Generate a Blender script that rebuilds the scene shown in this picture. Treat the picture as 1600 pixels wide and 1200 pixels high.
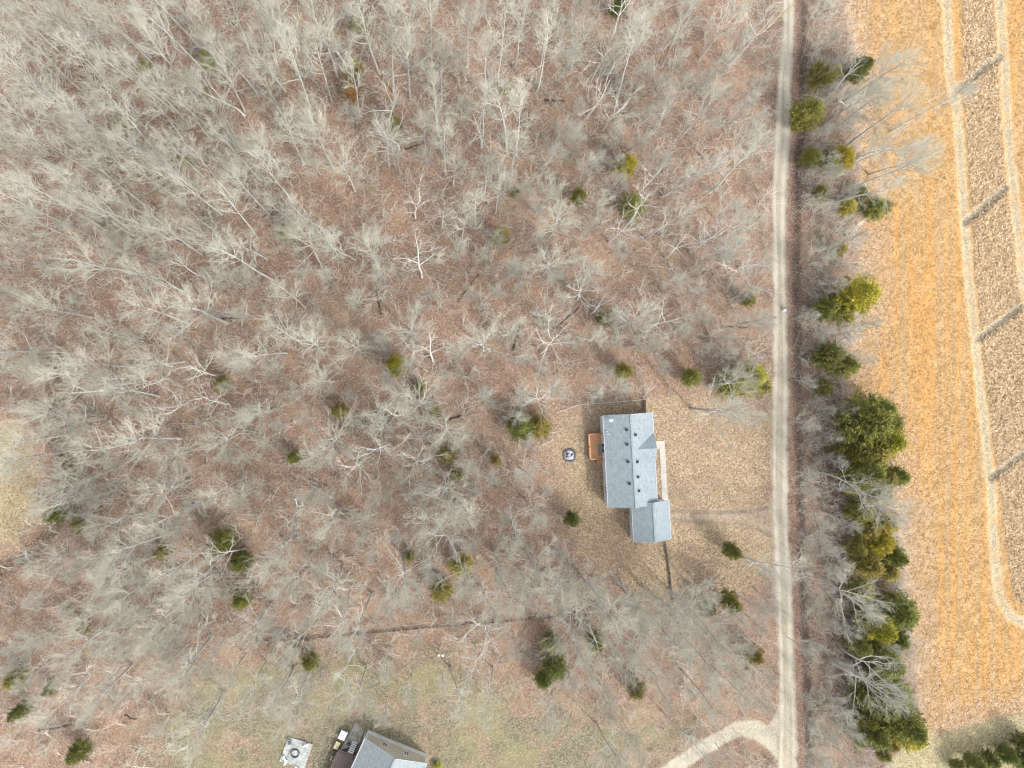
import bpy, math, random
import numpy as np
from mathutils import Vector, Matrix

for o in list(bpy.data.objects):
    bpy.data.objects.remove(o)
SC = bpy.context.scene
COL = SC.collection
R = math.radians

# ------------------------------------------------------------------ camera
CAM_H = 116.0                       # metres above the ground
FPX = 1600 * 25.0 / 36.0            # focal length in photograph pixels
TILT = math.atan(110 / FPX)         # the drone looks a little to the east
cam_d = bpy.data.cameras.new('camera')
cam_d.sensor_fit = 'HORIZONTAL'; cam_d.sensor_width = 36; cam_d.lens = 25
cam_d.clip_start = 0.5; cam_d.clip_end = 9000
cam = bpy.data.objects.new('camera', cam_d); COL.objects.link(cam)
cam.location = (0, 0, CAM_H); cam.rotation_euler = (0, -TILT, 0)
SC.camera = cam

# ------------------------------------------------------------------ sky, sun, exposure
SUN_EL, SUN_AZ = R(40), R(135)      # the sun stands in the south east
world = bpy.data.worlds.new('World'); SC.world = world
world.use_nodes = True
wn = world.node_tree.nodes; wn.clear()
sky = wn.new('ShaderNodeTexSky'); sky.sky_type = 'NISHITA'; sky.sun_disc = False
sky.sun_elevation = SUN_EL; sky.sun_rotation = SUN_AZ
sky.air_density = 0.8; sky.dust_density = 2.0; sky.ozone_density = 1.0
bg = wn.new('ShaderNodeBackground'); bg.inputs['Strength'].default_value = 0.15
wo = wn.new('ShaderNodeOutputWorld')
hsv = wn.new('ShaderNodeHueSaturation'); hsv.inputs['Saturation'].default_value = 0.22   # high thin cloud pales the blue
world.node_tree.links.new(sky.outputs[0], hsv.inputs['Color'])
world.node_tree.links.new(hsv.outputs[0], bg.inputs[0])
world.node_tree.links.new(bg.outputs[0], wo.inputs[0])
sun_d = bpy.data.lights.new('sun', 'SUN'); sun_d.energy = 0.85; sun_d.angle = R(3.0)   # thin high cloud: weak soft sun
sun_d.color = (1.0, 0.96, 0.91)
sun = bpy.data.objects.new('sun', sun_d); COL.objects.link(sun)
sdir = Vector((math.sin(SUN_AZ) * math.cos(SUN_EL), math.cos(SUN_AZ) * math.cos(SUN_EL), math.sin(SUN_EL)))
sun.rotation_euler = (-sdir).to_track_quat('-Z', 'Y').to_euler(); sun.location = sdir * 200
SC.view_settings.view_transform = 'Standard'; SC.view_settings.look = 'None'
SC.view_settings.exposure = 1.70; SC.view_settings.gamma = 1.0
SC.view_settings.use_curve_mapping = False
SC.render.film_transparent = False
SC.cycles.max_bounces = 4; SC.cycles.diffuse_bounces = 1; SC.cycles.glossy_bounces = 2
SC.cycles.transmission_bounces = 2; SC.cycles.transparent_max_bounces = 4
SC.cycles.use_denoising = True
SC.cycles.filter_width = 1.2

rng = np.random.default_rng(7)
rnd = random.Random(7)

# ------------------------------------------------------------------ helpers
CT, ST = math.cos(TILT), math.sin(TILT)
def P(px, py, z=0.0):
    """world x, y of the thing that the photograph shows at px, py when it stands z above the ground"""
    u = (px - 800) / FPX; v = (600 - py) / FPX
    t = (CAM_H - z) / (CT - u * ST)
    return ((CT * u + ST) * t, v * t)

def mesh_np(name, V, faces, attrs=None):
    """faces: list of int arrays (n,k)"""
    me = bpy.data.meshes.new(name)
    V = np.asarray(V, dtype=np.float32)
    me.vertices.add(len(V)); me.vertices.foreach_set('co', V.ravel())
    faces = [np.asarray(f, dtype=np.int32) for f in faces if len(f)]
    nl = sum(f.size for f in faces); npoly = sum(len(f) for f in faces)
    me.loops.add(nl); me.polygons.add(npoly)
    me.loops.foreach_set('vertex_index', np.concatenate([f.ravel() for f in faces]))
    ks = np.concatenate([np.full(len(f), f.shape[1], dtype=np.int32) for f in faces])
    st = np.concatenate([[0], np.cumsum(ks)[:-1]]).astype(np.int32)
    me.polygons.foreach_set('loop_start', st)
    if attrs:
        for k, a in attrs.items():
            at = me.attributes.new(k, 'FLOAT', 'POINT'); at.data.foreach_set('value', np.asarray(a, dtype=np.float32))
    me.update(calc_edges=True)
    return me

def smooth(me):
    me.polygons.foreach_set('use_smooth', np.ones(len(me.polygons), dtype=bool)); return me

def link(name, me, mat=None, parent=None, loc=None, rot=None):
    o = bpy.data.objects.new(name, me); COL.objects.link(o)
    if mat is not None and me is not None and len(me.materials) == 0:
        me.materials.append(mat)
    if parent is not None: o.parent = parent
    if loc is not None: o.location = loc
    if rot is not None: o.rotation_euler = rot
    return o

def tag(o, label, cat, group=None):
    o['label'] = label; o['category'] = cat
    if group: o['group'] = group
    return o

def thing(name, label, cat, loc, rz=0.0, group=None):
    o = bpy.data.objects.new(name, None); COL.objects.link(o)
    o.empty_display_size = 0.3; o.location = loc; o.rotation_euler = (0, 0, rz)
    return tag(o, label, cat, group)

class MB:
    """small mesh builder"""
    def __init__(s): s.v = []; s.f = []
    def poly(s, pts):
        k = len(s.v); s.v += [tuple(p) for p in pts]; s.f.append(tuple(range(k, k + len(pts)))); return s
    def hexa(s, b, t):
        k = len(s.v); s.v += [tuple(p) for p in b] + [tuple(p) for p in t]
        s.f += [(k+3, k+2, k+1, k), (k+4, k+5, k+6, k+7)]
        for i in range(4):
            j = (i + 1) % 4; s.f.append((k+i, k+j, k+4+j, k+4+i))
        return s
    def box(s, x0, x1, y0, y1, z0, z1):
        return s.hexa([(x0,y0,z0),(x1,y0,z0),(x1,y1,z0),(x0,y1,z0)], [(x0,y0,z1),(x1,y0,z1),(x1,y1,z1),(x0,y1,z1)])
    def bar(s, a, b, w, h):
        a = Vector(a); b = Vector(b); d = (b - a).normalized()
        up = Vector((0,0,1)) if abs(d.z) < .95 else Vector((1,0,0))
        x = d.cross(up).normalized() * w * .5; y = x.cross(d).normalized() * h * .5
        return s.hexa([a-x-y, a+x-y, a+x+y, a-x+y], [b-x-y, b+x-y, b+x+y, b-x+y])
    def cyl(s, c, r0, r1, z0, z1, n=14, cap=True):
        k = len(s.v)
        for r, z in ((r0, z0), (r1, z1)):
            for i in range(n):
                a = 2*math.pi*i/n; s.v.append((c[0]+r*math.cos(a), c[1]+r*math.sin(a), z))
        for i in range(n):
            j = (i+1) % n; s.f.append((k+i, k+j, k+n+j, k+n+i))
        if cap: s.f += [tuple(range(k+n-1, k-1, -1)), tuple(range(k+n, k+2*n))]
        return s
    def lathe(s, c, prof, n=16):
        k = len(s.v)
        for r, z in prof:
            for i in range(n):
                a = 2*math.pi*i/n; s.v.append((c[0]+r*math.cos(a), c[1]+r*math.sin(a), c[2]+z))
        for q in range(len(prof)-1):
            for i in range(n):
                j = (i+1) % n; s.f.append((k+q*n+i, k+q*n+j, k+q*n+n+j, k+q*n+n+i))
        return s
    def rock(s, c, r, flat=.6, n=7):
        prof = [(.05*r, r*flat), (.6*r, r*flat*.85), (r, r*flat*.25), (.9*r, -r*flat*.3)]
        k = len(s.v); ph = rnd.random()*6
        jit = [1 + rnd.uniform(-.22, .22) for _ in range(n)]
        for rr, z in prof:
            for i in range(n):
                a = 2*math.pi*i/n + ph; q = rr*jit[i]
                s.v.append((c[0]+q*math.cos(a), c[1]+q*math.sin(a), c[2]+z*(1+.1*rnd.uniform(-1,1))))
        for q in range(len(prof)-1):
            for i in range(n):
                j = (i+1) % n; s.f.append((k+q*n+j, k+q*n+i, k+q*n+n+i, k+q*n+n+j))
        s.f.append(tuple(range(k, k+n)))
        return s
    def mesh(s, name):
        me = bpy.data.meshes.new(name); me.from_pydata(s.v, [], s.f); me.update(); return me
    def build(s, name, mat, parent=None, **kw):
        return link(name, s.mesh(name), mat, parent, **kw)

def copy_tree(root):
    c = root.copy(); COL.objects.link(c)
    for ch in root.children:
        d = ch.copy(); COL.objects.link(d); d.parent = c
        for g in ch.children:
            e = g.copy(); COL.objects.link(e); e.parent = d
    return c

# ------------------------------------------------------------------ material helpers
class NT:
    def __init__(s, name, rough=.9, spec=.2):
        s.m = bpy.data.materials.new(name); s.m.use_nodes = True
        s.t = s.m.node_tree; s.n = s.t.nodes; s.n.clear()
        s.out = s.n.new('ShaderNodeOutputMaterial'); s.b = s.n.new('ShaderNodeBsdfPrincipled')
        s.t.links.new(s.b.outputs[0], s.out.inputs[0])
        s.b.inputs['Roughness'].default_value = rough; s.b.inputs['Specular IOR Level'].default_value = spec
        s._pos = None
    def L(s, a, sock):
        if isinstance(a, (int, float)): sock.default_value = a
        elif isinstance(a, (tuple, list)): sock.default_value = (*a[:3], 1.0) if len(sock.default_value) == 4 else a
        else: s.t.links.new(a, sock)
    def pos(s):
        if s._pos is None: s._pos = s.n.new('ShaderNodeNewGeometry').outputs['Position']
        return s._pos
    def obj(s): return s.n.new('ShaderNodeTexCoord').outputs['Object']
    def attr(s, k): a = s.n.new('ShaderNodeAttribute'); a.attribute_name = k; return a.outputs['Fac']
    def math(s, op, a, b=0.0, c=0.0):
        n = s.n.new('ShaderNodeMath'); n.operation = op; s.L(a, n.inputs[0]); s.L(b, n.inputs[1]); s.L(c, n.inputs[2]); return n.outputs[0]
    def mapping(s, v, sc=(1,1,1), rot=(0,0,0), loc=(0,0,0)):
        n = s.n.new('ShaderNodeMapping'); s.t.links.new(v, n.inputs[0])
        n.inputs['Scale'].default_value = sc; n.inputs['Rotation'].default_value = rot; n.inputs['Location'].default_value = loc; return n.outputs[0]
    def noise(s, v, scale, detail=4, rough=.6, dist=0.0):
        n = s.n.new('ShaderNodeTexNoise'); s.t.links.new(v, n.inputs['Vector'])
        n.inputs['Scale'].default_value = scale; n.inputs['Detail'].default_value = detail
        n.inputs['Roughness'].default_value = rough; n.inputs['Distortion'].default_value = dist; return n.outputs['Fac']
    def voro(s, v, scale, col=False):
        n = s.n.new('ShaderNodeTexVoronoi'); s.t.links.new(v, n.inputs['Vector']); n.inputs['Scale'].default_value = scale
        return n.outputs['Color' if col else 'Distance']
    def mr(s, v, a, b, c=0.0, d=1.0, sm=True):
        n = s.n.new('ShaderNodeMapRange'); n.interpolation_type = 'SMOOTHSTEP' if sm else 'LINEAR'
        s.L(v, n.inputs[0]); n.inputs[1].default_value = a; n.inputs[2].default_value = b
        n.inputs[3].default_value = c; n.inputs[4].default_value = d; return n.outputs[0]
    def mix(s, f, a, b, mode='MIX'):
        n = s.n.new('ShaderNodeMix'); n.data_type = 'RGBA'; n.blend_type = mode
        s.L(f, n.inputs['Factor']); s.L(a, n.inputs[6]); s.L(b, n.inputs[7]); return n.outputs[2]
    def ramp(s, v, stops):
        n = s.n.new('ShaderNodeValToRGB'); s.t.links.new(v, n.inputs[0]); e = n.color_ramp.elements
        e[0].position, e[0].color = stops[0][0], (*stops[0][1], 1)
        e[1].position, e[1].color = stops[-1][0], (*stops[-1][1], 1)
        for p, c in stops[1:-1]:
            q = e.new(p); q.color = (*c, 1)
        return n.outputs[0]
    def bump(s, h, strength=.5, dist=.05):
        n = s.n.new('ShaderNodeBump'); s.t.links.new(h, n.inputs['Height'])
        n.inputs['Strength'].default_value = strength; n.inputs['Distance'].default_value = dist
        s.t.links.new(n.outputs[0], s.b.inputs['Normal'])
    def col(s, c): s.L(c, s.b.inputs['Base Color']); return s
    def rand(s): return s.n.new('ShaderNodeObjectInfo').outputs['Random']

def simple(name, c, rough=.7, var=.18, scale=3.0, spec=.3, metal=0.0):
    t = NT(name, rough, spec); v = t.obj()
    n = t.noise(v, scale, 5, .65); n2 = t.noise(v, scale * 9, 3, .6)
    f = t.math('ADD', t.math('MULTIPLY', n, .6), t.math('MULTIPLY', n2, .4))
    lo = tuple(x * (1 - var) for x in c); hi = tuple(min(1, x * (1 + var)) for x in c)
    t.col(t.mix(t.mr(f, .3, .7), lo, hi)); t.b.inputs['Metallic'].default_value = metal
    t.bump(n2, .15, .01)
    return t.m

# ------------------------------------------------------------------ the lie of the land
GX0, GX1, GY0, GY1, RES = -82.0, 122.0, -84.0, 84.0, 0.35
gx = np.arange(GX0, GX1 + 1e-6, RES); gy = np.arange(GY0, GY1 + 1e-6, RES)
XX, YY = np.meshgrid(gx, gy)                       # rows = y
def seg_dist(pts, ws=None):
    """distance to a polyline given in photograph pixels, less its half width (metres)"""
    q = [P(*p) for p in pts]
    if ws is None: ws = [0.0] * len(q)
    best = np.full(XX.shape, 1e9)
    for (a, b, wa, wb) in zip(q[:-1], q[1:], ws[:-1], ws[1:]):
        dx, dy = b[0]-a[0], b[1]-a[1]; l2 = dx*dx + dy*dy
        t = np.clip(((XX-a[0])*dx + (YY-a[1])*dy) / l2, 0, 1)
        d = np.hypot(XX-a[0]-t*dx, YY-a[1]-t*dy) - (wa + t*(wb-wa))
        best = np.minimum(best, d)
    return best
def poly_sd(pts):
    """signed distance, positive inside a polygon given in photograph pixels"""
    q = [P(*p) for p in pts]; q.append(q[0])
    inside = np.zeros(XX.shape, bool); best = np.full(XX.shape, 1e9)
    for a, b in zip(q[:-1], q[1:]):
        dx, dy = b[0]-a[0], b[1]-a[1]; l2 = dx*dx + dy*dy + 1e-9
        t = np.clip(((XX-a[0])*dx + (YY-a[1])*dy) / l2, 0, 1)
        best = np.minimum(best, np.hypot(XX-a[0]-t*dx, YY-a[1]-t*dy))
        c = ((a[1] > YY) != (b[1] > YY))
        with np.errstate(divide='ignore', invalid='ignore'):
            xi = a[0] + (YY-a[1]) * dx / (dy if abs(dy) > 1e-9 else 1e-9)
        inside ^= c & (XX < xi)
    return np.where(inside, best, -best)

road_l = [(1221,-180),(1221,0),(1220,50),(1215,120),(1209,200),(1204,300),(1206,400),(1208,500),(1206,600),(1204,700),(1204,800),(1210,900),(1214,1000),(1216,1100),(1213,1200),(1210,1380)]
road_r = [(1243,-180),(1243,0),(1242,50),(1238,120),(1236,200),(1230,300),(1230,400),(1231,500),(1233,600),(1232,700),(1233,800),(1238,900),(1241,1000),(1245,1100),(1247,1200),(1249,1380)]
D = {}
D['road'] = poly_sd(road_l + road_r[::-1])
curve = [(1228,1172),(1207,1152),(1183,1141),(1157,1138),(1128,1150),(1096,1171),(1052,1200),(1000,1240),(950,1290)]
D['drive'] = np.maximum(-seg_dist(curve, [2.2,1.9,1.6,1.35,1.3,1.3,1.3,1.3,1.3]),
                        poly_sd([(1216,1110),(1196,1142),(1204,1168),(1214,1190),(1226,1190),(1226,1110)]))
D['hdrive'] = poly_sd([(1048,795),(1110,796),(1180,794),(1206,780),(1206,850),(1180,826),(1120,822),(1048,813)])
hr1 = seg_dist([(1050,799),(1110,801),(1170,800),(1206,792)]); hr2 = seg_dist([(1050,812),(1110,817),(1170,822),(1206,838)])
D['hrut'] = .34 - np.minimum(hr1, hr2)
D['lawn'] = poly_sd([(868,640),(930,632),(1010,624),(1090,612),(1160,628),(1202,650),(1204,800),(1206,890),(1170,925),(1120,930),(1060,955),(1000,935),(950,905),(905,865),(880,815),(862,760),(858,690)])
D['nlawn'] = poly_sd([(180,1290),(240,1120),(300,1060),(400,1020),(560,1000),(700,1010),(770,1060),(850,1085),(960,1110),(1060,1120),(1110,1140),(1030,1200),(940,1290)])
D['clear'] = poly_sd([(-120,655),(30,660),(48,705),(62,750),(60,800),(30,848),(-10,860),(-120,855)])
D['field'] = poly_sd([(1322,-200),(1322,0),(1334,110),(1342,250),(1338,330),(1345,450),(1328,550),(1318,620),(1365,668),(1395,760),(1412,900),(1422,1000),(1436,1130),(1470,1148),(1600,1112),(1900,1040),(1900,-200)])
D['mown'] = poly_sd([(1436,1130),(1470,1148),(1600,1112),(1900,1040),(1900,1400),(1350,1400),(1385,1195)])
tr1 = [(1474,-150),(1479,0),(1484,110),(1496,170),(1503,290),(1514,430),(1526,560),(1536,650),(1548,760),(1556,880),(1562,930),(1578,962),(1604,976),(1700,985)]
tr2 = [(1556,-150),(1563,0),(1570,110),(1576,210),(1588,340),(1600,440),(1625,620),(1660,900),(1700,1200)]
D['tr1'] = -seg_dist(tr1, [1.0]*len(tr1)); D['tr2'] = -seg_dist(tr2, [1.05]*len(tr2))
D['crop'] = poly_sd([(1500,-200),(1503,0),(1506,140),(1516,300),(1524,430),(1536,560),(1551,700),(1566,800),(1577,890),(1586,940),(1640,955),(1660,1000),(1640,800),(1606,520),(1590,420),(1572,290),(1561,150),(1553,0),(1546,-200)])
ditches = [[(1562,88),(1530,112),(1497,140)], [(1572,293),(1545,316),(1510,347)], [(1596,479),(1566,502),(1529,529)], [(1625,690),(1590,714),(1549,746)], [(1700,870),(1660,898),(1605,930)]]
dd = np.min([seg_dist(q) for q in ditches], axis=0)
D['fditch'] = 0.75 - dd
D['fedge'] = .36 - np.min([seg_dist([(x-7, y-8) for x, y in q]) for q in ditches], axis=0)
D['fditch'] = 0.78 - dd
rd_off = [(x + 17 - (3 if 250 < y < 700 else 0) + (0 if y > 100 else -6), y) for x, y in road_r]
rdd = seg_dist(rd_off)
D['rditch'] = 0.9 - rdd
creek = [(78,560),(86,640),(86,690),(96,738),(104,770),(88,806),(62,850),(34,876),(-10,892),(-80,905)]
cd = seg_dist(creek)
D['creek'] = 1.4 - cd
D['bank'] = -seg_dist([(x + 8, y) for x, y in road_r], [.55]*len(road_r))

# gentle unevenness
def vnoise(sc, seed):
    g = np.random.default_rng(seed).random((64, 64))
    u = (XX/sc) % 64; v = (YY/sc) % 64; i = u.astype(int) % 64; j = v.astype(int) % 64; fu = u-np.floor(u); fv = v-np.floor(v)
    fu = fu*fu*(3-2*fu); fv = fv*fv*(3-2*fv)
    return (g[i,j]*(1-fu)+g[(i+1)%64,j]*fu)*(1-fv) + (g[i,(j+1)%64]*(1-fu)+g[(i+1)%64,(j+1)%64]*fu)*fv - .5
hard = np.max([D['road'], D['drive'], D['lawn']*.6], axis=0)
soft = np.clip(-hard/4.0, 0, 1)
ZZ = soft * (.35*vnoise(9, 1) + .16*vnoise(2.7, 2) + .08*vnoise(1.1, 3))
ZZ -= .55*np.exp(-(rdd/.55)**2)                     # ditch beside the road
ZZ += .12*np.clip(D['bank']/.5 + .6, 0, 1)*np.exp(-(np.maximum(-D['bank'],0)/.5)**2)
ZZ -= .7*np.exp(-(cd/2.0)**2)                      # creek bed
ZZ -= .36*np.exp(-(dd/.65)**2) * np.clip((D['fditch']+1.5), 0, 1)
ZZ += .10*np.exp(-((dd-1.1)/.4)**2)
ZZ += .05*np.clip(D['crop'], 0, .5)*vnoise(.9, 5)*4 + np.clip(D['field'], 0, 1)*.05*vnoise(1.3, 6)
for k in ('tr1', 'tr2'):
    ZZ -= .05*np.clip(D[k]*2, 0, 1)
edge = np.clip(np.minimum.reduce([XX-GX0, GX1-XX, YY-GY0, GY1-YY])/4, 0, 1)
ZZ *= edge
def lookup(A, x, y):
    u = np.clip((np.asarray(x)-GX0)/RES, 0, len(gx)-1.001); v = np.clip((np.asarray(y)-GY0)/RES, 0, len(gy)-1.001)
    i = u.astype(int); j = v.astype(int); fu = u-i; fv = v-j
    return (A[j,i]*(1-fu)+A[j,i+1]*fu)*(1-fv) + (A[j+1,i]*(1-fu)+A[j+1,i+1]*fu)*fv
def gz(x, y): return float(lookup(ZZ, [x], [y])[0])

# ------------------------------------------------------------------ ground material
def ground_material(name, east, west):
    t = NT(name, .95, .1); p = t.pos()
    nA = t.noise(p, .06, 3, .55); nB = t.noise(p, .35, 4, .6); nC = t.noise(p, 2.2, 4, .7); nD = t.noise(p, 9.0, 3, .75)
    vc = t.voro(p, 5.5, True); leaf = t.math('ADD', t.math('MULTIPLY', nD, .55), t.math('MULTIPLY', nC, .45))
    sep = t.n.new('ShaderNodeSeparateColor'); t.t.links.new(vc, sep.inputs[0]); vr = sep.outputs[0]
    fine = t.math('ADD', t.math('MULTIPLY', leaf, .6), t.math('MULTIPLY', vr, .4))
    def mask(k, w=.35, amp=1.0, off=0.0, n=nC):
        a = t.math('ADD', t.attr(k), t.math('MULTIPLY', t.math('SUBTRACT', n, .5), amp))
        return t.mr(a, -w + off, w + off)
    # leaf litter
    lit = t.ramp(fine, [(.20, (.125,.088,.060)), (.42, (.245,.164,.121)), (.60, (.335,.236,.178)), (.80, (.46,.37,.28))])
    lit = t.mix(t.mr(nB, .42, .66), lit, t.mix(.4, lit, (.30,.175,.10)))
    lit = t.mix(t.math('MULTIPLY', t.mr(nA, .48, .66), .45), lit, t.mix(.55, lit, (.235,.205,.145)))
    lit = t.mix(t.math('MULTIPLY', t.mr(nB, .30, .46, 1, 0), .5), lit, (.13,.092,.068))
    nE = t.noise(p, .11, 5, .62, .8)
    lit = t.mix(t.math('MULTIPLY', t.mr(nE, .54, .66), .5), lit, t.mix(.6, lit, (.40,.29,.19)))
    lit = t.mix(t.math('MULTIPLY', t.mr(nE, .34, .46, 1, 0), .5), lit, t.mix(.6, lit, (.13,.10,.078)))
    c = lit
    if west:
        # dry lawn
        lawn = t.ramp(fine, [(.22, (.15,.105,.065)), (.45, (.31,.23,.145)), (.62, (.43,.33,.215)), (.82, (.60,.49,.345))])
        lawn = t.mix(t.mr(t.noise(p, .13, 4, .6, .6), .47, .62), lawn, t.mix(.6, lawn, lit))
        lawn = t.mix(t.math('MULTIPLY', t.mr(nB, .54, .74), .35), lawn, (.30,.27,.13))
        c = t.mix(mask('lawn', 1.6, 4.5, 0, nB), lit, lawn)
        # neighbour's greener lawn
        nl = t.ramp(fine, [(.25, (.095,.083,.055)), (.5, (.185,.163,.112)), (.78, (.31,.275,.195))])
        nl = t.mix(t.math('MULTIPLY', t.mr(t.noise(p, .07, 3, .6), .46, .62), .65), nl, t.mix(.5, nl, (.31,.29,.125)))
        nl = t.mix(t.math('MULTIPLY', t.mr(t.noise(p, .2, 4, .65), .48, .66), .8), nl, lit)
        c = t.mix(mask('nlawn', 4.5, 16.0, .5, nB), c, nl)
        cl = t.ramp(fine, [(.25, (.17,.13,.075)), (.5, (.33,.26,.155)), (.78, (.48,.395,.26))])
        c = t.mix(mask('clear', 1.5, 4.0, 0, nB), c, cl)
    # straw field: rows run north-south
    rows = t.noise(t.mapping(p, (.8, .02, 1), (0, 0, R(-4))), 1.0, 3, .5); rows2 = t.noise(t.mapping(p, (1.3, 4.2, 1), (0, 0, R(-35))), 1.0, 2, .6)
    ff = t.math('ADD', t.math('MULTIPLY', fine, .5), t.math('MULTIPLY', rows2, .5))
    fl = t.ramp(ff, [(.25, (.14,.085,.042)), (.43, (.36,.225,.105)), (.6, (.54,.355,.17)), (.8, (.76,.59,.36))])
    fl = t.mix(t.mr(rows, .40, .52), t.mix(.45, fl, (.40,.29,.17)), fl)
    fl = t.mix(t.mr(rows, .48, .60), fl, t.mix(.6, fl, (.56,.285,.085)))
    fl = t.mix(t.math('MULTIPLY', t.mr(nB, .50, .72), .45), fl, (.54,.39,.22))
    # straw bleaches and mixes with blown leaves towards the hedgerow
    hed = t.mr(t.math('ADD', t.attr('field'), t.math('MULTIPLY', t.math('SUBTRACT', nB, .5), 16)), 1.0, 8.0, 1, 0)
    fl = t.mix(t.math('MULTIPLY', hed, .75), fl, t.ramp(fine, [(.25, (.20,.14,.095)), (.5, (.42,.31,.22)), (.78, (.62,.48,.35))]))
    c = t.mix(mask('field', .8, 2.5, 0, nB), c, fl)
    if east:
        mw = t.ramp(fine, [(.25, (.17,.145,.08)), (.5, (.34,.29,.165)), (.78, (.50,.43,.27))])
        c = t.mix(mask('mown', .9, 2.4, 0, nB), c, mw)
        # corn stubble strip
        cr = t.ramp(t.math('ADD', t.math('MULTIPLY', nC, .5), t.math('MULTIPLY', fine, .5)), [(.3, (.07,.047,.028)), (.48, (.25,.175,.105)), (.62, (.44,.32,.20)), (.8, (.64,.50,.34))])
        c = t.mix(mask('crop', .25, .9), c, cr)
        # wheel tracks: pale ruts, greyer crown between them
        for k in ('tr1', 'tr2'):
            m = mask(k, .3, 1.3); tc = t.ramp(fine, [(.25, (.30,.215,.115)), (.5, (.45,.34,.20)), (.78, (.60,.475,.30))])
            m = t.math('MULTIPLY', m, t.mr(nB, .3, .55, .45, 1.0))
            mid = t.math('MULTIPLY', mask(k, .2, .5, .6), .9)
            tc = t.mix(mid, tc, t.ramp(fine, [(.25, (.21,.18,.12)), (.6, (.40,.34,.24)), (.8, (.5,.44,.32))]))
            c = t.mix(m, c, tc)
        c = t.mix(mask('fditch', .18, .35, .12), c, t.ramp(fine, [(.25, (.13,.108,.075)), (.55, (.29,.245,.175)), (.85, (.47,.40,.295))]))
    if west:
        if east: c = t.mix(t.math('MULTIPLY', mask('fedge', .14, .35), .9), c, t.ramp(fine, [(.25, (.62,.51,.33)), (.6, (.80,.68,.46)), (.85, (.88,.78,.57))]))  # sunlit ditch bank: its light is put into the colour as a pale strip
    # bare banks, ditch, creek bed
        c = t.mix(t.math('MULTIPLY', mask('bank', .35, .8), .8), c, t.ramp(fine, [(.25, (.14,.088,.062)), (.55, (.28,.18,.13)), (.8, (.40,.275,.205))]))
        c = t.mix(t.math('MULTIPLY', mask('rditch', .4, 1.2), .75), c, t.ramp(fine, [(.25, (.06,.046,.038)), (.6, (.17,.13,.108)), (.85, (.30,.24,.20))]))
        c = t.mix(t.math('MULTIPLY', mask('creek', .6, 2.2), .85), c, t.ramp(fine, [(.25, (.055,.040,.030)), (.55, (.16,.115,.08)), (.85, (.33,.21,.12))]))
        # gravel
        gr = t.ramp(t.math('ADD', t.math('MULTIPLY', nD, .6), t.math('MULTIPLY', vr, .4)), [(.2, (.26,.225,.17)), (.5, (.39,.345,.265)), (.8, (.54,.49,.385))])
        gr0 = gr
        along = t.noise(t.mapping(p, (1.1, .035, 1)), 1.0, 2, .5)
        gr = t.mix(t.mr(along, .42, .62), t.mix(.4, gr, (.35,.295,.22)), t.mix(.35, gr, (.64,.60,.52)))
        hd = t.mix(t.mr(nB, .42, .6), t.mix(.45, gr, lit), t.mix(.25, gr, lawn))
        c = t.mix(t.math('MULTIPLY', mask('hdrive', .9, 2.4, .3, nB), .5), c, t.mix(.4, hd, (.27,.22,.165)))
        c = t.mix(t.math('MULTIPLY', mask('hrut', .2, .5), t.mr(nB, .35, .6, .15, .6)), c, (.17,.14,.115))
        c = t.mix(mask('drive', .3, 1.5, .05, nB), c, t.mix(t.mr(nB, .35, .65, .05, .5), gr0, (.53,.485,.385)))
        rd = t.math('ADD', t.attr('road'), t.math('MULTIPLY', t.math('SUBTRACT', nC, .5), .35))
        rut = t.math('MULTIPLY', t.mr(rd, .35, .6), t.mr(rd, .85, 1.1, 1, 0))
        edge_ = t.mr(rd, .0, .5, 1, 0)
        gr = t.mix(t.math('MULTIPLY', edge_, .6), gr, t.mix(.5, gr, (.25,.19,.135)))
        gr = t.mix(t.math('MULTIPLY', rut, t.mr(nB, .3, .6, .2, .75)), gr, (.53,.485,.39))
        gr = t.mix(t.math('MULTIPLY', t.mr(rd, 1.1, 1.35), .6), gr, (.37,.32,.235))
        c = t.mix(mask('road', .35, 1.9, .1, nB), c, gr)
    t.col(c)
    t.bump(t.math('ADD', t.math('MULTIPLY', nD, .5), t.math('ADD', t.math('MULTIPLY', nC, .5), t.math('MULTIPLY', vr, .25))), .9, .14)
    return t.m
GROUND = ground_material('ground', False, True); GROUND_E = ground_material('field_ground', True, False)

idx = np.arange(XX.size).reshape(XX.shape)
quads = np.stack([idx[:-1,:-1], idx[:-1,1:], idx[1:,1:], idx[1:,:-1]], axis=-1)
def cell(A): return (A[:-1,:-1] + A[1:,1:] + A[:-1,1:] + A[1:,:-1]) * .25
zone = np.zeros(quads.shape[:2], int)
zname = ['forest_floor', 'lawn', 'neighbour_lawn', 'field', 'mown_strip', 'creek_bed', 'roadside_ditch', 'driveway', 'curved_driveway', 'gravel_road', 'corn_stubble_strip', 'meadow']
for z, A in ((1,D['lawn']), (2,D['nlawn']), (11,D['clear']), (3,D['field']), (4,D['mown']), (10,D['crop']), (5,D['creek']+.6), (6,D['rditch']), (7,D['hdrive']), (8,D['drive']), (9,D['road'])):
    zone[cell(A) > 0] = z
allV = np.stack([XX.ravel(), YY.ravel(), ZZ.ravel()], axis=1)
for z, nm in enumerate(zname):
    q = quads[zone == z]
    if not len(q): continue
    u, inv = np.unique(q.ravel(), return_inverse=True)
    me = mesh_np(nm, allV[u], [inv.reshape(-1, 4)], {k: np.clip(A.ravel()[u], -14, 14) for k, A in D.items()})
    smooth(me); o = link(nm, me, GROUND_E if z in (3, 4, 10) else GROUND); o['kind'] = 'structure'
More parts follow.
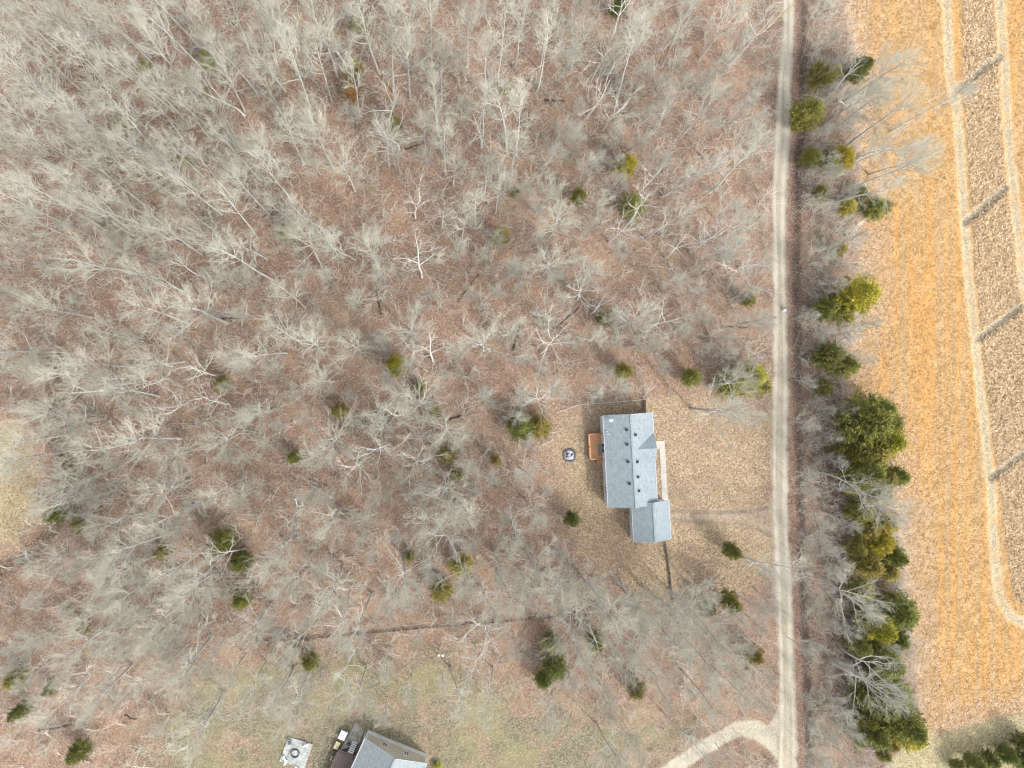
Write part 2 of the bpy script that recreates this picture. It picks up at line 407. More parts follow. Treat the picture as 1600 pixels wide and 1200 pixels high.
# the land beyond, out to the horizon
b = 6000.0
V = [(GX0,GY0,0),(GX1,GY0,0),(GX1,GY1,0),(GX0,GY1,0),(-b,-b,0),(b,-b,0),(b,b,0),(-b,b,0)]
me = mesh_np('ground', V, [[(4,5,1,0),(5,6,2,1),(6,7,3,2),(7,4,0,3)]], {k: np.full(8, -14.0) for k in D})
o = link('ground', me, GROUND); o['kind'] = 'structure'
# creek water
wt = NT('water', .25, .4); wv = wt.pos(); wt.col((.13,.125,.112)); wt.bump(wt.noise(wv, 3.0, 3), .12, .02)
cv = []; cf = []
cp = [P(*q) for q in creek]
def pool(c, rx, ry, a):
    k = len(cv); n = 14
    for i in range(n):
        t = i*2*math.pi/n; u = rx*math.cos(t)*rnd.uniform(.85, 1.15); v = ry*math.sin(t)*rnd.uniform(.85, 1.15)
        cv.append((c[0]+u*math.cos(a)-v*math.sin(a), c[1]+u*math.sin(a)+v*math.cos(a), -.44))
    cf.append(tuple(range(k, k+n)))
pool(P(98, 764), 1.3, .7, R(75)); pool(P(38, 872), 1.5, .45, R(28))
for i, (x, y) in []:
    a = cp[max(0, i-1)]; b2 = cp[min(len(cp)-1, i+1)]; d = Vector((b2[0]-a[0], b2[1]-a[1], 0)).normalized(); n = Vector((-d.y, d.x, 0)) * 1.5
    cv += [(x+n.x, y+n.y, -.80), (x-n.x, y-n.y, -.80)]
    if i: k = 2*i; cf.append((k-2, k-1, k+1, k))
me = bpy.data.meshes.new('creek_water'); me.from_pydata(cv, [], cf); me.update(); o = link('creek_water', me, wt.m); o['kind'] = 'structure'

# ------------------------------------------------------------------ materials of things
def shingle_mat(name, c):
    t = NT(name, .92, .15); v = t.obj()
    br = t.n.new('ShaderNodeTexBrick'); t.t.links.new(t.mapping(v, (1, 1, 1), (0, 0, math.pi/2)), br.inputs['Vector'])
    br.inputs['Scale'].default_value = 1.0; br.inputs['Brick Width'].default_value = .45; br.inputs['Row Height'].default_value = .16
    br.inputs['Mortar Size'].default_value = .012; br.inputs['Color1'].default_value = (*[x*.82 for x in c], 1)
    br.inputs['Color2'].default_value = (*[x*1.18 for x in c], 1); br.inputs['Mortar'].default_value = (*[x*.6 for x in c], 1)
    n = t.noise(v, 1.1, 5, .65); n2 = t.noise(v, 4.5, 4, .75)
    k = t.mix(t.mr(n2, .3, .7), t.mix(.45, br.outputs[0], tuple(x*.7 for x in c)), t.mix(.45, br.outputs[0], tuple(x*1.3 for x in c)))
    t.col(t.mix(t.math('MULTIPLY', t.mr(n, .42, .7), .35), k, tuple(x*1.2 for x in c)))
    t.bump(t.math('ADD', br.outputs[1], n2), .3, .015)
    return t.m
def siding_mat(name, c):
    t = NT(name, .6, .3); v = t.obj()
    w = t.n.new('ShaderNodeTexWave'); w.bands_direction = 'Z'; w.wave_profile = 'SAW'; t.t.links.new(v, w.inputs['Vector'])
    w.inputs['Scale'].default_value = 1.6; n = t.noise(v, 1.5, 4)
    t.col(t.mix(t.mr(n, .3, .7), tuple(x*.88 for x in c), c)); t.bump(w.outputs['Fac'], .5, .02)
    return t.m
M = {}
M['shingle'] = shingle_mat('grey_shingle', (.25,.29,.31))
M['shingle2'] = shingle_mat('weathered_shingle', (.235,.262,.268))
M['siding'] = siding_mat('white_siding', (.66,.67,.72))
M['siding2'] = siding_mat('tan_siding', (.50,.475,.385))
M['trim'] = simple('white_trim', (.74,.75,.77), .5, .06)
M['gutter'] = simple('dull_metal', (.42,.43,.45), .6, .08)
M['dark'] = simple('black_vent', (.025,.025,.028), .6, .2)
M['concrete'] = simple('concrete', (.47,.44,.38), .9, .16, .9)
M['terrace'] = simple('terrace_gravel', (.30,.285,.245), .95, .45, 1.6)
M['foundation'] = simple('pale_foundation', (.60,.62,.61), .9, .15, 1.2)
M['concrete2'] = simple('grey_concrete', (.46,.47,.45), .9, .15, 1.1)
M['wood'] = simple('cedar_boards', (.52,.275,.14), .8, .25, 2.0)
M['greywood'] = simple('weathered_wood', (.36,.31,.27), .9, .3, 2.5)
M['darkwood'] = simple('dark_wood', (.07,.052,.042), .9, .3, 2.5)
M['fencewood'] = simple('old_fence_wood', (.15,.115,.09), .9, .3, 2.5)
M['brownwood'] = simple('brown_deck', (.165,.125,.115), .85, .2, 2.0)
M['steel'] = simple('galvanised_steel', (.42,.43,.44), .45, .15, 4, .5, .7)
M['ash'] = simple('wood_ash', (.36,.375,.40), .95, .6, 2.2)
M['charcoal'] = simple('charcoal', (.022,.022,.024), .95, .3, 5)
M['stone'] = simple('field_stone', (.24,.25,.26), .9, .3, 3)
M['darkstone'] = simple('sooty_stone', (.10,.105,.11), .9, .5, 2)
M['white'] = simple('white_plastic', (.78,.79,.80), .45, .05)
M['tan'] = simple('tan_plastic', (.58,.50,.30), .5, .08)
M['blue'] = simple('blue_paint', (.10,.19,.34), .5, .1)
M['mat'] = simple('outdoor_mat', (.20,.215,.205), .95, .25, 4)
M['pad'] = simple('paver_pad', (.33,.345,.325), .95, .4, 1.3)
M['rust'] = simple('rusted_steel', (.075,.065,.06), .8, .3, 6)
M['glass'] = NT('window_glass', .06, .6).col((.018,.022,.026)).m
def bark_mat(name, c, c2, pale=.35):
    t = NT(name, .95, .1); v = t.obj(); r = t.rand()
    n = t.noise(t.mapping(v, (1, 1, .35)), 2.2, 4, .65)
    k = t.mix(t.mr(n, .32, .68), c2, c)
    k = t.mix(t.mr(r, 0, 1, 0, .5, False), k, tuple(x * (1 - pale) for x in c))
    t.col(k); return t.m
BARK = {'O': bark_mat('grey_bark', (.52,.505,.46), (.34,.325,.295)),
        'S': bark_mat('straight_grey_bark', (.55,.54,.48), (.38,.37,.325)),
        'W': bark_mat('pale_bark', (.72,.715,.665), (.50,.49,.45), .2),
        'F': bark_mat('young_bark', (.47,.46,.43), (.33,.32,.30))}
TWIG = {'O': bark_mat('oak_twigs', (.59,.575,.475), (.46,.445,.36), .34),
        'S': bark_mat('straight_tree_twigs', (.57,.56,.465), (.46,.445,.37), .34),
        'W': bark_mat('pale_twigs', (.70,.685,.60), (.54,.52,.455), .35),
        'F': bark_mat('grey_twigs', (.58,.565,.48), (.455,.44,.37), .34)}
t_ = NT('brush_twigs', .95, .1)
t_.col(t_.mix(t_.attr('rnd'), (.55,.50,.41), (.80,.765,.66))); M['brush'] = t_.m
def tuft_mat(name, a, b_, c):
    t = NT(name, .95, .08); t.col(t.ramp(t.attr('rnd'), [(0, a), (.5, b_), (1, c)])); return t.m
M['straw'] = tuft_mat('straw', (.24,.13,.05), (.52,.30,.115), (.74,.54,.27))
M['stubble'] = tuft_mat('corn_residue', (.22,.135,.068), (.60,.425,.245), (.84,.66,.43))
M['grassdry'] = tuft_mat('dry_grass', (.20,.145,.09), (.44,.335,.215), (.66,.54,.38))
M['leaves'] = tuft_mat('fallen_leaves', (.20,.13,.093), (.345,.232,.172), (.52,.41,.32))
t_ = NT('evergreen_foliage', .85, .15)
oi = t_.n.new('ShaderNodeObjectInfo'); f_ = t_.attr('rnd')
dk = t_.mix(1.0, oi.outputs['Color'], (.55,.62,.60), 'MULTIPLY'); lt = t_.mix(1.0, oi.outputs['Color'], (1.45,1.30,.95), 'MULTIPLY')
t_.col(t_.mix(t_.mr(t_.math('ADD', t_.math('MULTIPLY', f_, .6), t_.math('MULTIPLY', t_.noise(t_.obj(), 1.1, 3), .4)), .25, .75), dk, lt)); M['cedar'] = t_.m

# ------------------------------------------------------------------ bare trees
def tubes(polys):
    """polys: list of (points, radii, sides) -> vertices, quads"""
    groups = {}
    for p, r, s in polys: groups.setdefault((len(p), s), []).append((p, r))
    VV = []; FF = []; off = 0
    for (n, s), L in groups.items():
        A = np.array([[tuple(q) for q in p] for p, _ in L]); Rr = np.array([r for _, r in L])
        T = np.empty_like(A); T[:,1:-1] = A[:,2:]-A[:,:-2]; T[:,0] = A[:,1]-A[:,0]; T[:,-1] = A[:,-1]-A[:,-2]
        T /= np.linalg.norm(T, axis=2, keepdims=True) + 1e-9
        ref = np.where(np.abs(T[...,2:3]) > .8, np.array([1.,0,0]), np.array([0,0,1.]))
        U = np.cross(T, ref); U /= np.linalg.norm(U, axis=2, keepdims=True) + 1e-9; W = np.cross(T, U)
        an = np.arange(s)*2*math.pi/s
        ring = A[:,:,None,:] + Rr[:,:,None,None]*(np.cos(an)[None,None,:,None]*U[:,:,None,:] + np.sin(an)[None,None,:,None]*W[:,:,None,:])
        B = len(L); base = (np.arange(B*n*s).reshape(B, n, s)) + off
        nx = np.roll(base, -1, axis=2)
        q = np.stack([base[:,:-1], nx[:,:-1], nx[:,1:], base[:,1:]], axis=-1).reshape(-1, 4)
        VV.append(ring.reshape(-1, 3)); FF.append(q); off += B*n*s
    return np.concatenate(VV), np.concatenate(FF)

def polyline(rg, p0, d, L, n, wob, up):
    pts = [p0.copy()]; p = p0.copy(); d = d.normalized(); st = L/n
    for i in range(n):
        d = (d + Vector((rg.gauss(0, wob), rg.gauss(0, wob), rg.gauss(0, wob) + up))).normalized()
        p = p + d*st; pts.append(p.copy())
    return pts, d
def dev(rg, d, ang, az=None):
    d = d.normalized(); a = d.orthogonal().normalized()
    if az is None: az = rg.random()*2*math.pi
    a = Matrix.Rotation(az, 3, d) @ a
    return (d*math.cos(ang) + a*math.sin(ang)).normalized()
def at(pts, t):
    f = t*(len(pts)-1); i = min(int(f), len(pts)-2); return pts[i].lerp(pts[i+1], f-i)
def taper(r0, r1, n, p=1.0): return [r0 + (r1-r0)*((i/n)**p) for i in range(n+1)]

KIND = {  # height, trunk part, limbs, limb length, limb angle, branches, twigs, fine, trunk radius, wobble
 'O': dict(h=20, fork=(.42,.86), limbs=15, L=(5.7,3.3), ang=(64,20), br=7, tw=5, fi=2, r=.25, wob=.085, up=.045, twl=1.0),
 'S': dict(h=22, fork=(.45,.97), limbs=17, L=(3.9,2.0), ang=(52,24), br=4, tw=5, fi=2, r=.19, wob=.10, up=.05, twl=.85),
 'W': dict(h=18, fork=(.36,.82), limbs=8, L=(6.4,4.2), ang=(62,28), br=6, tw=4, fi=1, r=.22, wob=.16, up=.05, twl=.8),
 'F': dict(h=12, fork=(.24,.92), limbs=16, L=(3.5,1.6), ang=(60,18), br=6, tw=5, fi=2, r=.12, wob=.075, up=.05, twl=.75)}
def bare_tree(kind, seed):
    k = KIND[kind]; rg = random.Random(seed*31 + ord(kind)); T = []; C = []
    h = k['h']; n = 12
    pts, _ = polyline(rg, Vector((0,0,-.3)), Vector((rg.gauss(0,.04), rg.gauss(0,.04), 1)), h*.93, n, .028 if kind != 'W' else .06, .10)
    rad = [max(.02, k['r']*(1.25 if i == 0 else 1)*(1 - (i/n)*.9)) for i in range(n+1)]
    T.append((pts, rad, 7))
    az = rg.random()*6
    for i in range(k['limbs']):
        t = k['fork'][0] + (k['fork'][1]-k['fork'][0])*(i + rg.random()*.8)/k['limbs']
        u = (t-k['fork'][0])/(k['fork'][1]-k['fork'][0])
        az += 2.4 + rg.uniform(-.5, .5)
        ang = R(k['ang'][0] + (k['ang'][1]-k['ang'][0])*u + rg.uniform(-9, 9))
        L = (k['L'][0] + (k['L'][1]-k['L'][0])*u)*rg.uniform(.72, 1.2)
        d = Vector((math.cos(az)*math.sin(ang), math.sin(az)*math.sin(ang), math.cos(ang)))
        rl = k['r']*(1-t*.75)*rg.uniform(.42, .64)
        lp, _ = polyline(rg, at(pts, t), d, L, 6, k['wob'], k['up'])
        T.append((lp, taper(rl, rl*.3, 6), 5))
        for j in range(k['br']):
            tb = rg.uniform(.22, 1.0) if j else 1.0
            f = tb*6; ii = min(int(f), 5); dl = (lp[ii+1]-lp[ii]).normalized()
            db = dev(rg, dl, R(rg.uniform(18, 42)) if j else R(8)); db.z += .10
            Lb = L*rg.uniform(.32, .55)*(1.15-.45*tb); rb = rl*.52*(1.1-.45*tb)
            bp, _ = polyline(rg, at(lp, tb), db, Lb, 4, k['wob']*1.1, k['up'])
            C.append((bp, taper(rb, rb*.4, 4), 4))
            for m in range(k['tw']):
                tt = rg.uniform(.12, 1.0) if m else 1.0
                f = tt*4; ii = min(int(f), 3); dl2 = (bp[ii+1]-bp[ii]).normalized()
                dt = dev(rg, dl2, R(rg.uniform(16, 42)))
                Lt = k['twl']*rg.uniform(.8, 1.7); rt = max(.012, rb*.42)
                tp, _ = polyline(rg, at(bp, tt), dt, Lt, 2, k['wob'], k['up'])
                C.append((tp, taper(rt, rt*.55, 2), 3))
                for q in range(k['fi']):
                    ft = rg.uniform(.1, 1.0); dl3 = (tp[min(int(ft*2), 1)+1]-tp[min(int(ft*2), 1)]).normalized()
                    df = dev(rg, dl3, R(rg.uniform(16, 45)))
                    Lf = k['twl']*rg.uniform(.4, .95)
                    p0 = at(tp, ft); C.append(([p0, p0 + df*Lf], [.009, .0055], 3))
    vt, ft_ = tubes(T); vc, fc = tubes(C)
    return smooth(mesh_np('trunk_'+kind, vt, [ft_])), mesh_np('crown_'+kind, vc, [fc])
PROTO = {}
for k_, nv in (('O', 5), ('S', 4), ('W', 4), ('F', 5)):
    PROTO[k_] = []
    for s_ in range(nv):
        a_, b_ = bare_tree(k_, s_ + 3)
        a_.materials.append(BARK[k_]); b_.materials.append(TWIG[k_]); PROTO[k_].append((a_, b_))

TREES = {}
def T(k, s): TREES.setdefault(k, []).extend([tuple(float(v) for v in q.split(',')) for q in s.split()])
# crown centres, photograph pixels
T('O', '322,70 165,145 25,225 155,240 335,185 255,255 385,250 500,40 405,120 625,15 735,40 535,255 710,250 765,265 405,225 955,60 1110,165 '
       '45,345 60,480 135,400 225,350 190,385 320,375 230,490 165,525 130,570 45,585 470,385 580,395 725,345 555,548 640,510 765,540 500,595 '
       '880,340 870,405 1000,500 65,655 20,690 140,705 210,700 265,710 335,685 240,770 155,830 245,820 365,785 20,720 620,615 405,645 510,680 580,645 '
       '480,720 700,800 510,820 780,890 1140,645 1160,600 815,840 835,800 205,930 280,940 140,970 190,990 70,1115 300,1155 510,930 790,930 830,930 '
       '1060,970 1060,1010 1160,1090 960,1190 1375,780 1360,940 1375,1090 1360,145 1420,252 100,20 290,120 690,90')
T('O', '1395,105 1402,182 1432,236 1405,800 1370,160 1105,985 1010,960 985,1010 1120,1050 905,1000 870,930 760,960')
T('O', '840,900 930,930 960,965 1000,940 1040,955 1090,960 1130,1000 1020,1060 975,1045 920,1050 1150,1055 1110,1100 60,885 160,900 300,900 110,1020 230,1005 390,985 150,1090 350,1070 460,1100 560,1090')
T('F', '880,920 1080,1080 870,1000 1190,1100 1200,1060 110,900 230,900 60,1000 300,1015 440,990 210,1080 100,1060 410,1060 40,1060 330,1110 640,1080 1100,930 1150,960 1210,940')
T('W', '1382,228 1410,210 1075,1040 940,1010')
T('S', '70,45 125,12 160,5 345,5 390,25 45,75 45,130 225,160 275,160 120,195 195,205 10,160 95,165 430,40 445,85 490,85 410,75 575,25 670,30 600,60 '
       '690,180 680,130 765,150 440,200 770,75 790,45 865,35 975,45 810,165 825,180 1085,30 1010,75 1180,250 825,15 1000,20 1150,20 1480,155 1370,285 '
       '120,320 195,425 375,375 375,535 290,330 130,330 475,320 750,320 430,525 470,545 1165,340 930,530 100,590 425,865 240,1060 265,1075 380,1090 705,1100 780,1100 1080,1180 1225,910 20,20 250,20 300,30 15,110 75,190 20,280 170,300')
T('W', '345,130 535,75 600,155 615,185 760,185 937,142 967,165 1025,275 1345,115 1392,225 245,440 220,590 305,585 655,410 645,315 690,330 675,560 '
       '1018,320 985,350 1070,385 1122,370 925,455 945,480 855,480 1035,505 865,545 120,610 265,625 320,635 350,885 635,685 590,675 600,705 650,725 550,740 440,820 690,850 '
       '840,620 520,985 535,1050 750,1000 900,970 915,950 1010,1000 1385,1060 1340,752')
T('F', '160,95 215,35 480,170 470,190 615,245 665,245 545,170 905,165 900,200 880,205 920,260 935,245 960,215 965,285 1070,270 1105,125 1180,130 1160,65 1120,250 905,15 1050,55 1185,180 1125,100 1040,135 1010,110 '
       '1285,15 1300,55 1390,100 1300,135 1515,145 1320,200 1440,225 1300,270 1280,170 1330,300 1290,330 1340,370 1290,400 1350,430 1300,440 1330,520 1360,505 1290,520 1345,560 '
       '250,395 325,425 380,570 110,355 80,420 30,330 180,370 340,490 595,430 560,465 595,535 775,450 755,400 795,420 610,590 510,430 715,385 670,460 420,580 740,460 '
       '845,330 925,355 970,385 865,430 810,420 1050,440 1020,540 1035,570 1130,525 1145,585 1170,560 1090,490 1185,500 1190,410 815,560 850,580 1100,545 1060,520 '
       '215,640 390,650 355,705 150,780 130,880 210,850 380,720 180,755 275,750 460,620 435,665 425,690 680,615 762,622 595,765 640,775 722,692 735,735 580,800 575,835 620,840 660,860 560,850 585,865 790,810 405,760 507,778 740,850 675,890 '
       '815,620 875,610 930,610 870,860 885,885 1190,890 820,740 825,690 1185,650 805,650 970,607 1290,640 1320,640 1300,685 1260,660 1315,720 1265,770 1330,820 1290,820 1265,850 1320,880 1360,800 1345,755 '
       '50,940 105,955 350,925 265,995 170,1060 320,1040 300,960 200,1020 15,1040 340,1010 245,1140 425,920 415,965 475,965 540,940 600,955 450,1030 480,1060 600,1055 520,1100 600,1120 690,1065 655,1000 710,960 640,940 '
       '810,1020 1045,1060 950,1080 985,1150 1000,1180 1190,980 880,960 1140,1190 1180,950 1170,1010 1290,920 1300,970 1330,990 1310,1035 1340,1050 1290,1080 1320,1110 1300,1150 1335,1150 1275,950 1280,1010 1270,1130 1280,1190 1330,1190 1390,1010')
def zone_of(px, py):
    if px > 1235: return 'hedge'
    if py > 1000: return 'neigh'
    if px < 150 and 560 < py < 960: return 'creek'
    if 800 < px and 590 < py < 1000: return 'yard'
    return 'north' if py < 420 else 'west'
ZT = {'hedge': 'in the hedgerow between gravel road and field', 'neigh': 'on rough lawn near the tan house', 'creek': 'beside the creek and meadow',
      'yard': 'at the edge of the white house yard', 'west': 'in the open woods west of the yard'}
ZT['north'] = 'in the thick woods far from both houses'
KT = {'O': ('broad bare tree with fanning grey limbs', 'bare_tree', 'tree'), 'S': ('slender bare tree with long straight trunk', 'slender_tree', 'tree'),
      'W': ('whitish bare tree with few crooked limbs', 'pale_tree', 'tree'), 'F': ('low grey bare tree with dense twigs', 'young_tree', 'young tree')}
CL = '''980,257,16,y 552,108,15,o 557,36,11,o 612,190,13,g 325,92,13,g 228,105,9,o 315,150,9,o 968,8,14,d 450,362,14,g 618,570,16,y 990,320,18,g 905,305,13,g 782,368,14,o 790,140,8,g
945,495,12,o 978,580,14,o 1082,590,15,g 1175,592,26,y 1145,600,22,g 1190,605,16,y 1170,468,12,g 812,668,20,g 845,666,18,o 895,812,13,d 1145,862,13,d 1140,940,16,g 1108,952,12,d 862,1006,17,g 868,1045,19,d
930,1005,14,g 850,1065,13,d 995,1080,17,m 1180,1025,14,o 720,885,18,y 690,925,17,o 700,710,14,o 712,742,11,g 345,848,19,g 375,880,15,d 375,940,14,g 250,865,10,o 85,805,12,d 120,820,11,g 110,740,11,d 530,642,12,o
460,715,10,g 675,645,11,o 345,600,13,o 485,1035,13,g 125,985,10,o 20,1065,13,o 75,1080,9,g 120,1178,15,d 30,1112,11,d 655,605,9,g 775,720,10,o 805,300,8,o 290,250,9,o 185,195,8,o 640,870,9,o
1285,115,14,o 1262,178,17,g 1320,245,13,y 1298,250,10,g 1270,245,11,g 1342,108,13,d 1370,325,12,g 1386,322,9,o 1325,322,10,y 1338,462,21,y 1320,480,16,g 1295,482,14,g 1298,558,16,d 1322,572,13,g 1362,662,27,g
1388,690,20,y 1366,706,20,o 1350,738,21,g 1388,748,13,o 1332,762,11,y 1345,800,15,g 1384,818,12,y 1378,848,16,y 1402,872,13,g 1358,884,15,o 1345,922,13,g 1412,962,19,g 1378,985,17,y 1402,1000,13,d 1385,1035,17,g
1364,1060,15,d 1402,1085,18,g 1378,1102,18,d 1410,1130,22,g 1428,1150,18,y 1370,1150,16,g 1384,1182,13,g 1524,1192,18,d 1552,1190,17,d 1578,1182,19,d 1602,1162,18,d 1600,1190,20,d 1500,1200,14,d 1625,1180,20,d 1405,745,11,g
1375,640,15,g 1395,665,15,g 1345,690,15,g 1340,715,14,o 1370,770,13,g 1360,830,14,o 1390,895,12,o 1340,860,12,g 1355,965,15,d 1395,945,13,o 1345,1010,13,g 1370,1020,14,g 1350,1085,15,d 1395,1110,15,g 1355,1125,13,g
1395,1165,15,o 1345,1160,11,g 1290,605,9,o 1310,700,9,o 1300,112,11,o 1250,192,9,g 1286,300,9,o 1346,300,9,g 1310,390,9,o'''
CT_ = {'g': 'mid-green', 'y': 'yellow-green', 'd': 'dark green', 'o': 'olive green', 'm': 'dull olive'}
CEDP = [(P(float(q.split(',')[0]), float(q.split(',')[1]), 2.5), q.split(',')[3]) for q in CL.split()]
HS = {'O': (.82, 1.14), 'S': (.88, 1.16), 'W': (.72, 1.05), 'F': (.62, 1.08)}
base_pts = []
# fill the gaps of the woods between the trees listed above
have = [p for L_ in TREES.values() for p in L_]
def wood_px(px, py):
    if px < 80 and 600 < py < 890: return False
    if px < 1195 and py < 590: return True
    if px < 800 and py < 1000: return True
    if px < 420 and py < 1160: return rnd.random() < .8
    if 800 < px < 1195 and 955 < py < 1125: return True
    if px < 860 and py < 1110: return rnd.random() < .45
    if 1258 < px < 1330: return True
    return px < 860 and py < 640
for i in range(9000):
    if len(have) > 640: break
    px, py = rnd.uniform(-20, 1400), rnd.uniform(-30, 1215)
    if wood_px(px, py) and all((px-a)**2 + (py-b_)**2 > ((23 if px > 860 and py < 560 else 27) if px < 1200 else 22)**2 for a, b_ in have):
        have.append((px, py)); kk = rnd.random()
        TREES['F' if px > 1200 or (kk < .62 and not (px < 480 and py < 340)) else 'S' if px < 480 and py < 340 else 'O' if kk < .82 else 'W' if kk < .9 else 'S'].append((px, py))
def where_is(x, y, z_):
    d, tone = min((math.hypot(x-c[0][0], y-c[0][1]), c[1]) for c in CEDP)
    if d < 3.2: return f'beside {"an" if tone == "o" else "a"} {CT_[tone]} cedar ' + ('in the hedgerow' if z_ == 'hedge' else 'near the houses' if z_ in ('yard', 'neigh') else 'in the woods')
    if -3.5 < float(lookup(D['road'], [x], [y])[0]) and z_ != 'hedge': return 'close to the edge of the gravel road'
    if z_ == 'hedge' and float(lookup(D['field'], [x], [y])[0]) > -2.0: return 'on the field side of the hedgerow'
    return ZT[z_]
for k_, L_ in TREES.items():
    lab, nm, cat = KT[k_]
    for (px, py) in L_:
        s_ = rnd.uniform(*HS[k_]); z_ = zone_of(px, py)
        if z_ in ('hedge', 'neigh'): s_ *= .9 if k_ in 'OW' else .82
        hh = KIND[k_]['h']*s_; x, y = P(px, py, hh*(.74 if k_ != 'F' else .66))
        v_ = rnd.randrange(len(PROTO[k_])); me_t, me_c = PROTO[k_][v_]
        wh = where_is(x, y, z_); mid_ = sum(HS[k_])/2*((.9 if k_ in 'OW' else .82) if z_ in ('hedge', 'neigh') else 1)
        e_ = thing(nm, ('larger ' if s_ > mid_ else 'smaller ') + lab + ' ' + wh, cat, (x, y, gz(x, y)), rnd.random()*6.283, f'{nm.replace("_", " ")}s {wh}')
        wsc = s_*rnd.uniform(.85, 1.12)*{'O': .80, 'W': .80, 'F': .82, 'S': .92}[k_]*(1.12 if z_ in ('hedge', 'yard', 'neigh') and k_ != 'F' else 1)
        e_.scale = (wsc, wsc, s_); e_.rotation_euler = (rnd.gauss(0, .035), rnd.gauss(0, .035), e_.rotation_euler[2])
        link('trunk', me_t, parent=e_); link('crown', me_c, parent=e_)
        base_pts.append((x, y, k_))

# ------------------------------------------------------------------ evergreens
def cedar(seed, h=6.5, r=1.7):
    rg = np.random.default_rng(seed); V = []; RN = []
    nb = 300
    for i in range(nb):
        u = ((i + .5)/nb)**.85; z = h*(.10 + .9*u); prof = r*(1-u**1.7)*(.55+.45*min(1, u*6)) + .12
        a = i*2.39996 + rg.normal(0, .3); L = prof*rg.uniform(.55, 1.2)
        d = np.array([math.cos(a), math.sin(a), rg.uniform(.15, .75)])
        nsp = max(4, int(L*13)); tone = rg.random()
        tt = rg.uniform(.30, 1.0, nsp)
        for t in tt:
            p = np.array([0, 0, z]) + d*L*t + rg.normal(0, .10, 3)
            for q in range(5):
                e = d*.6 + rg.normal(0, .6, 3) + np.array([0, 0, .35]); e /= np.linalg.norm(e)
                w = np.cross(e, rg.normal(0, 1, 3)); w = w/np.linalg.norm(w)*rg.uniform(.018, .042)
                l = rg.uniform(.12, .30)
                V += [p-w, p+w, p+e*l]; RN += [np.clip(tone*.6 + .5*rg.random(), 0, 1)]*3
    V = np.array(V); F = np.arange(len(V)).reshape(-1, 3)
    me = mesh_np('cedar_crown', V, [F], {'rnd': RN}); me.materials.append(M['cedar'])
    vt, ft_ = tubes([([Vector((0,0,-.2)), Vector((.03,0,h*.5)), Vector((0,.02,h*.93))], [.12, .07, .015], 6)])
    mt = mesh_np('cedar_trunk', vt, [ft_]); mt.materials.append(BARK['F'])
    return mt, me
CED = [cedar(s, h, r) for s, h, r in ((1, 6.5, 1.7), (2, 7.2, 1.6), (3, 5.6, 1.8), (4, 6.2, 1.5))]
GREEN = {'g': (.225,.235,.075), 'y': (.37,.335,.06), 'd': (.175,.195,.07), 'o': (.285,.255,.09), 'm': (.26,.235,.125)}
CN = 0
for q in CL.split():
    px, py, rp, tone = q.split(','); px, py, rp = float(px), float(py), float(rp)
    mt, mc = CED[CN % 4]; CN += 1
    rm = rp*.1075*(1.55 if px > 1240 and py < 1155 else 1.05 if px < 1240 else .9); sc = rm/1.65; hs = sc*(rnd.uniform(.62, .8) if px > 1240 or rp > 16 else rnd.uniform(.85, 1.15))
    x, y = P(px, py, 6.3*hs*.6); z_ = zone_of(px, py)
    if py > 1155 and px > 1480: where = 'in the evergreen clump at the mown field edge'
    elif z_ == 'hedge': where = 'in the hedgerow beside the straw field'
    elif z_ == 'yard': where = 'near the yard of the white house'
    elif z_ == 'neigh': where = "around the neighbour's rough lawn"
    else: where = 'among the bare trees of the woods'
    e_ = thing('cedar_tree', f'{"large" if rp > 16.5 else "small"} {CT_[tone]} bushy cedar {where}', 'cedar', (x, y, gz(x, y)), rnd.random()*6.28, f'cedars {where}')
    e_.scale = (sc, sc, hs)
    link('trunk', mt, parent=e_); c_ = link('crown', mc, parent=e_)
    g_ = GREEN[tone]; j_ = rnd.uniform(.85, 1.18); c_.color = (g_[0]*j_*rnd.uniform(.9, 1.1), g_[1]*j_, g_[2]*j_, 1)
# oak sapling that kept its orange leaves
mt, mc = CED[2]
x, y = P(548, 140, 3.5)
e_ = thing('leafy_sapling', 'small sapling still holding pale orange dead leaves in the woods', 'young tree', (x, y, gz(x, y)))
e_.scale = (.85, .85, .8)
link('trunk', mt, parent=e_); c_ = link('crown', mc, parent=e_); c_.color = (.40,.24,.115,1)
# round garden shrub by the neighbouring house
x, y = P(684, 1197, .5)
e_ = thing('garden_shrub', 'rounded bright yellow-green shrub by the tan neighbouring house', 'shrub', (x, y, gz(x, y))); e_.scale = (.48, .48, .2)
link('trunk', mt, parent=e_); c_ = link('crown', mc, parent=e_); c_.color = (.40,.40,.10,1)

# ------------------------------------------------------------------ ground cover that nobody could count
def scatter(n, cond, seed):
    rg = np.random.default_rng(seed); out = []
    x = rg.uniform(GX0+6, GX1-6, n); y = rg.uniform(GY0+6, GY1-6, n)
    k = cond(x, y, rg); return x[k], y[k], rg
def lk(k, x, y): return lookup(D[k], x, y)
def inside_house(x, y):
    r = np.zeros(len(x), bool)
    for cx, cy, w, l, a in ((30.42, -12.3, 7.7, 14.6, R(3.3)), (34.05, -22.25, 5.9, 6.2, R(3.3)), (25.4, -10.3, 2.7, 4.6, R(3.3)), (-11.4, -63.9, 10.5, 14.0, R(-24.6)), (-17.0, -61.5, 6.0, 12.0, R(-24.6)), (-22.9, -58.6, 4.3, 4.3, R(-20)), (35.6, -14.2, 1.0, 11.0, R(3.3))):
        dx, dy = x-cx, y-cy; u = dx*math.cos(a)+dy*math.sin(a); v = -dx*math.sin(a)+dy*math.cos(a)
        r |= (np.abs(u) < w/2) & (np.abs(v) < l/2)
    return r
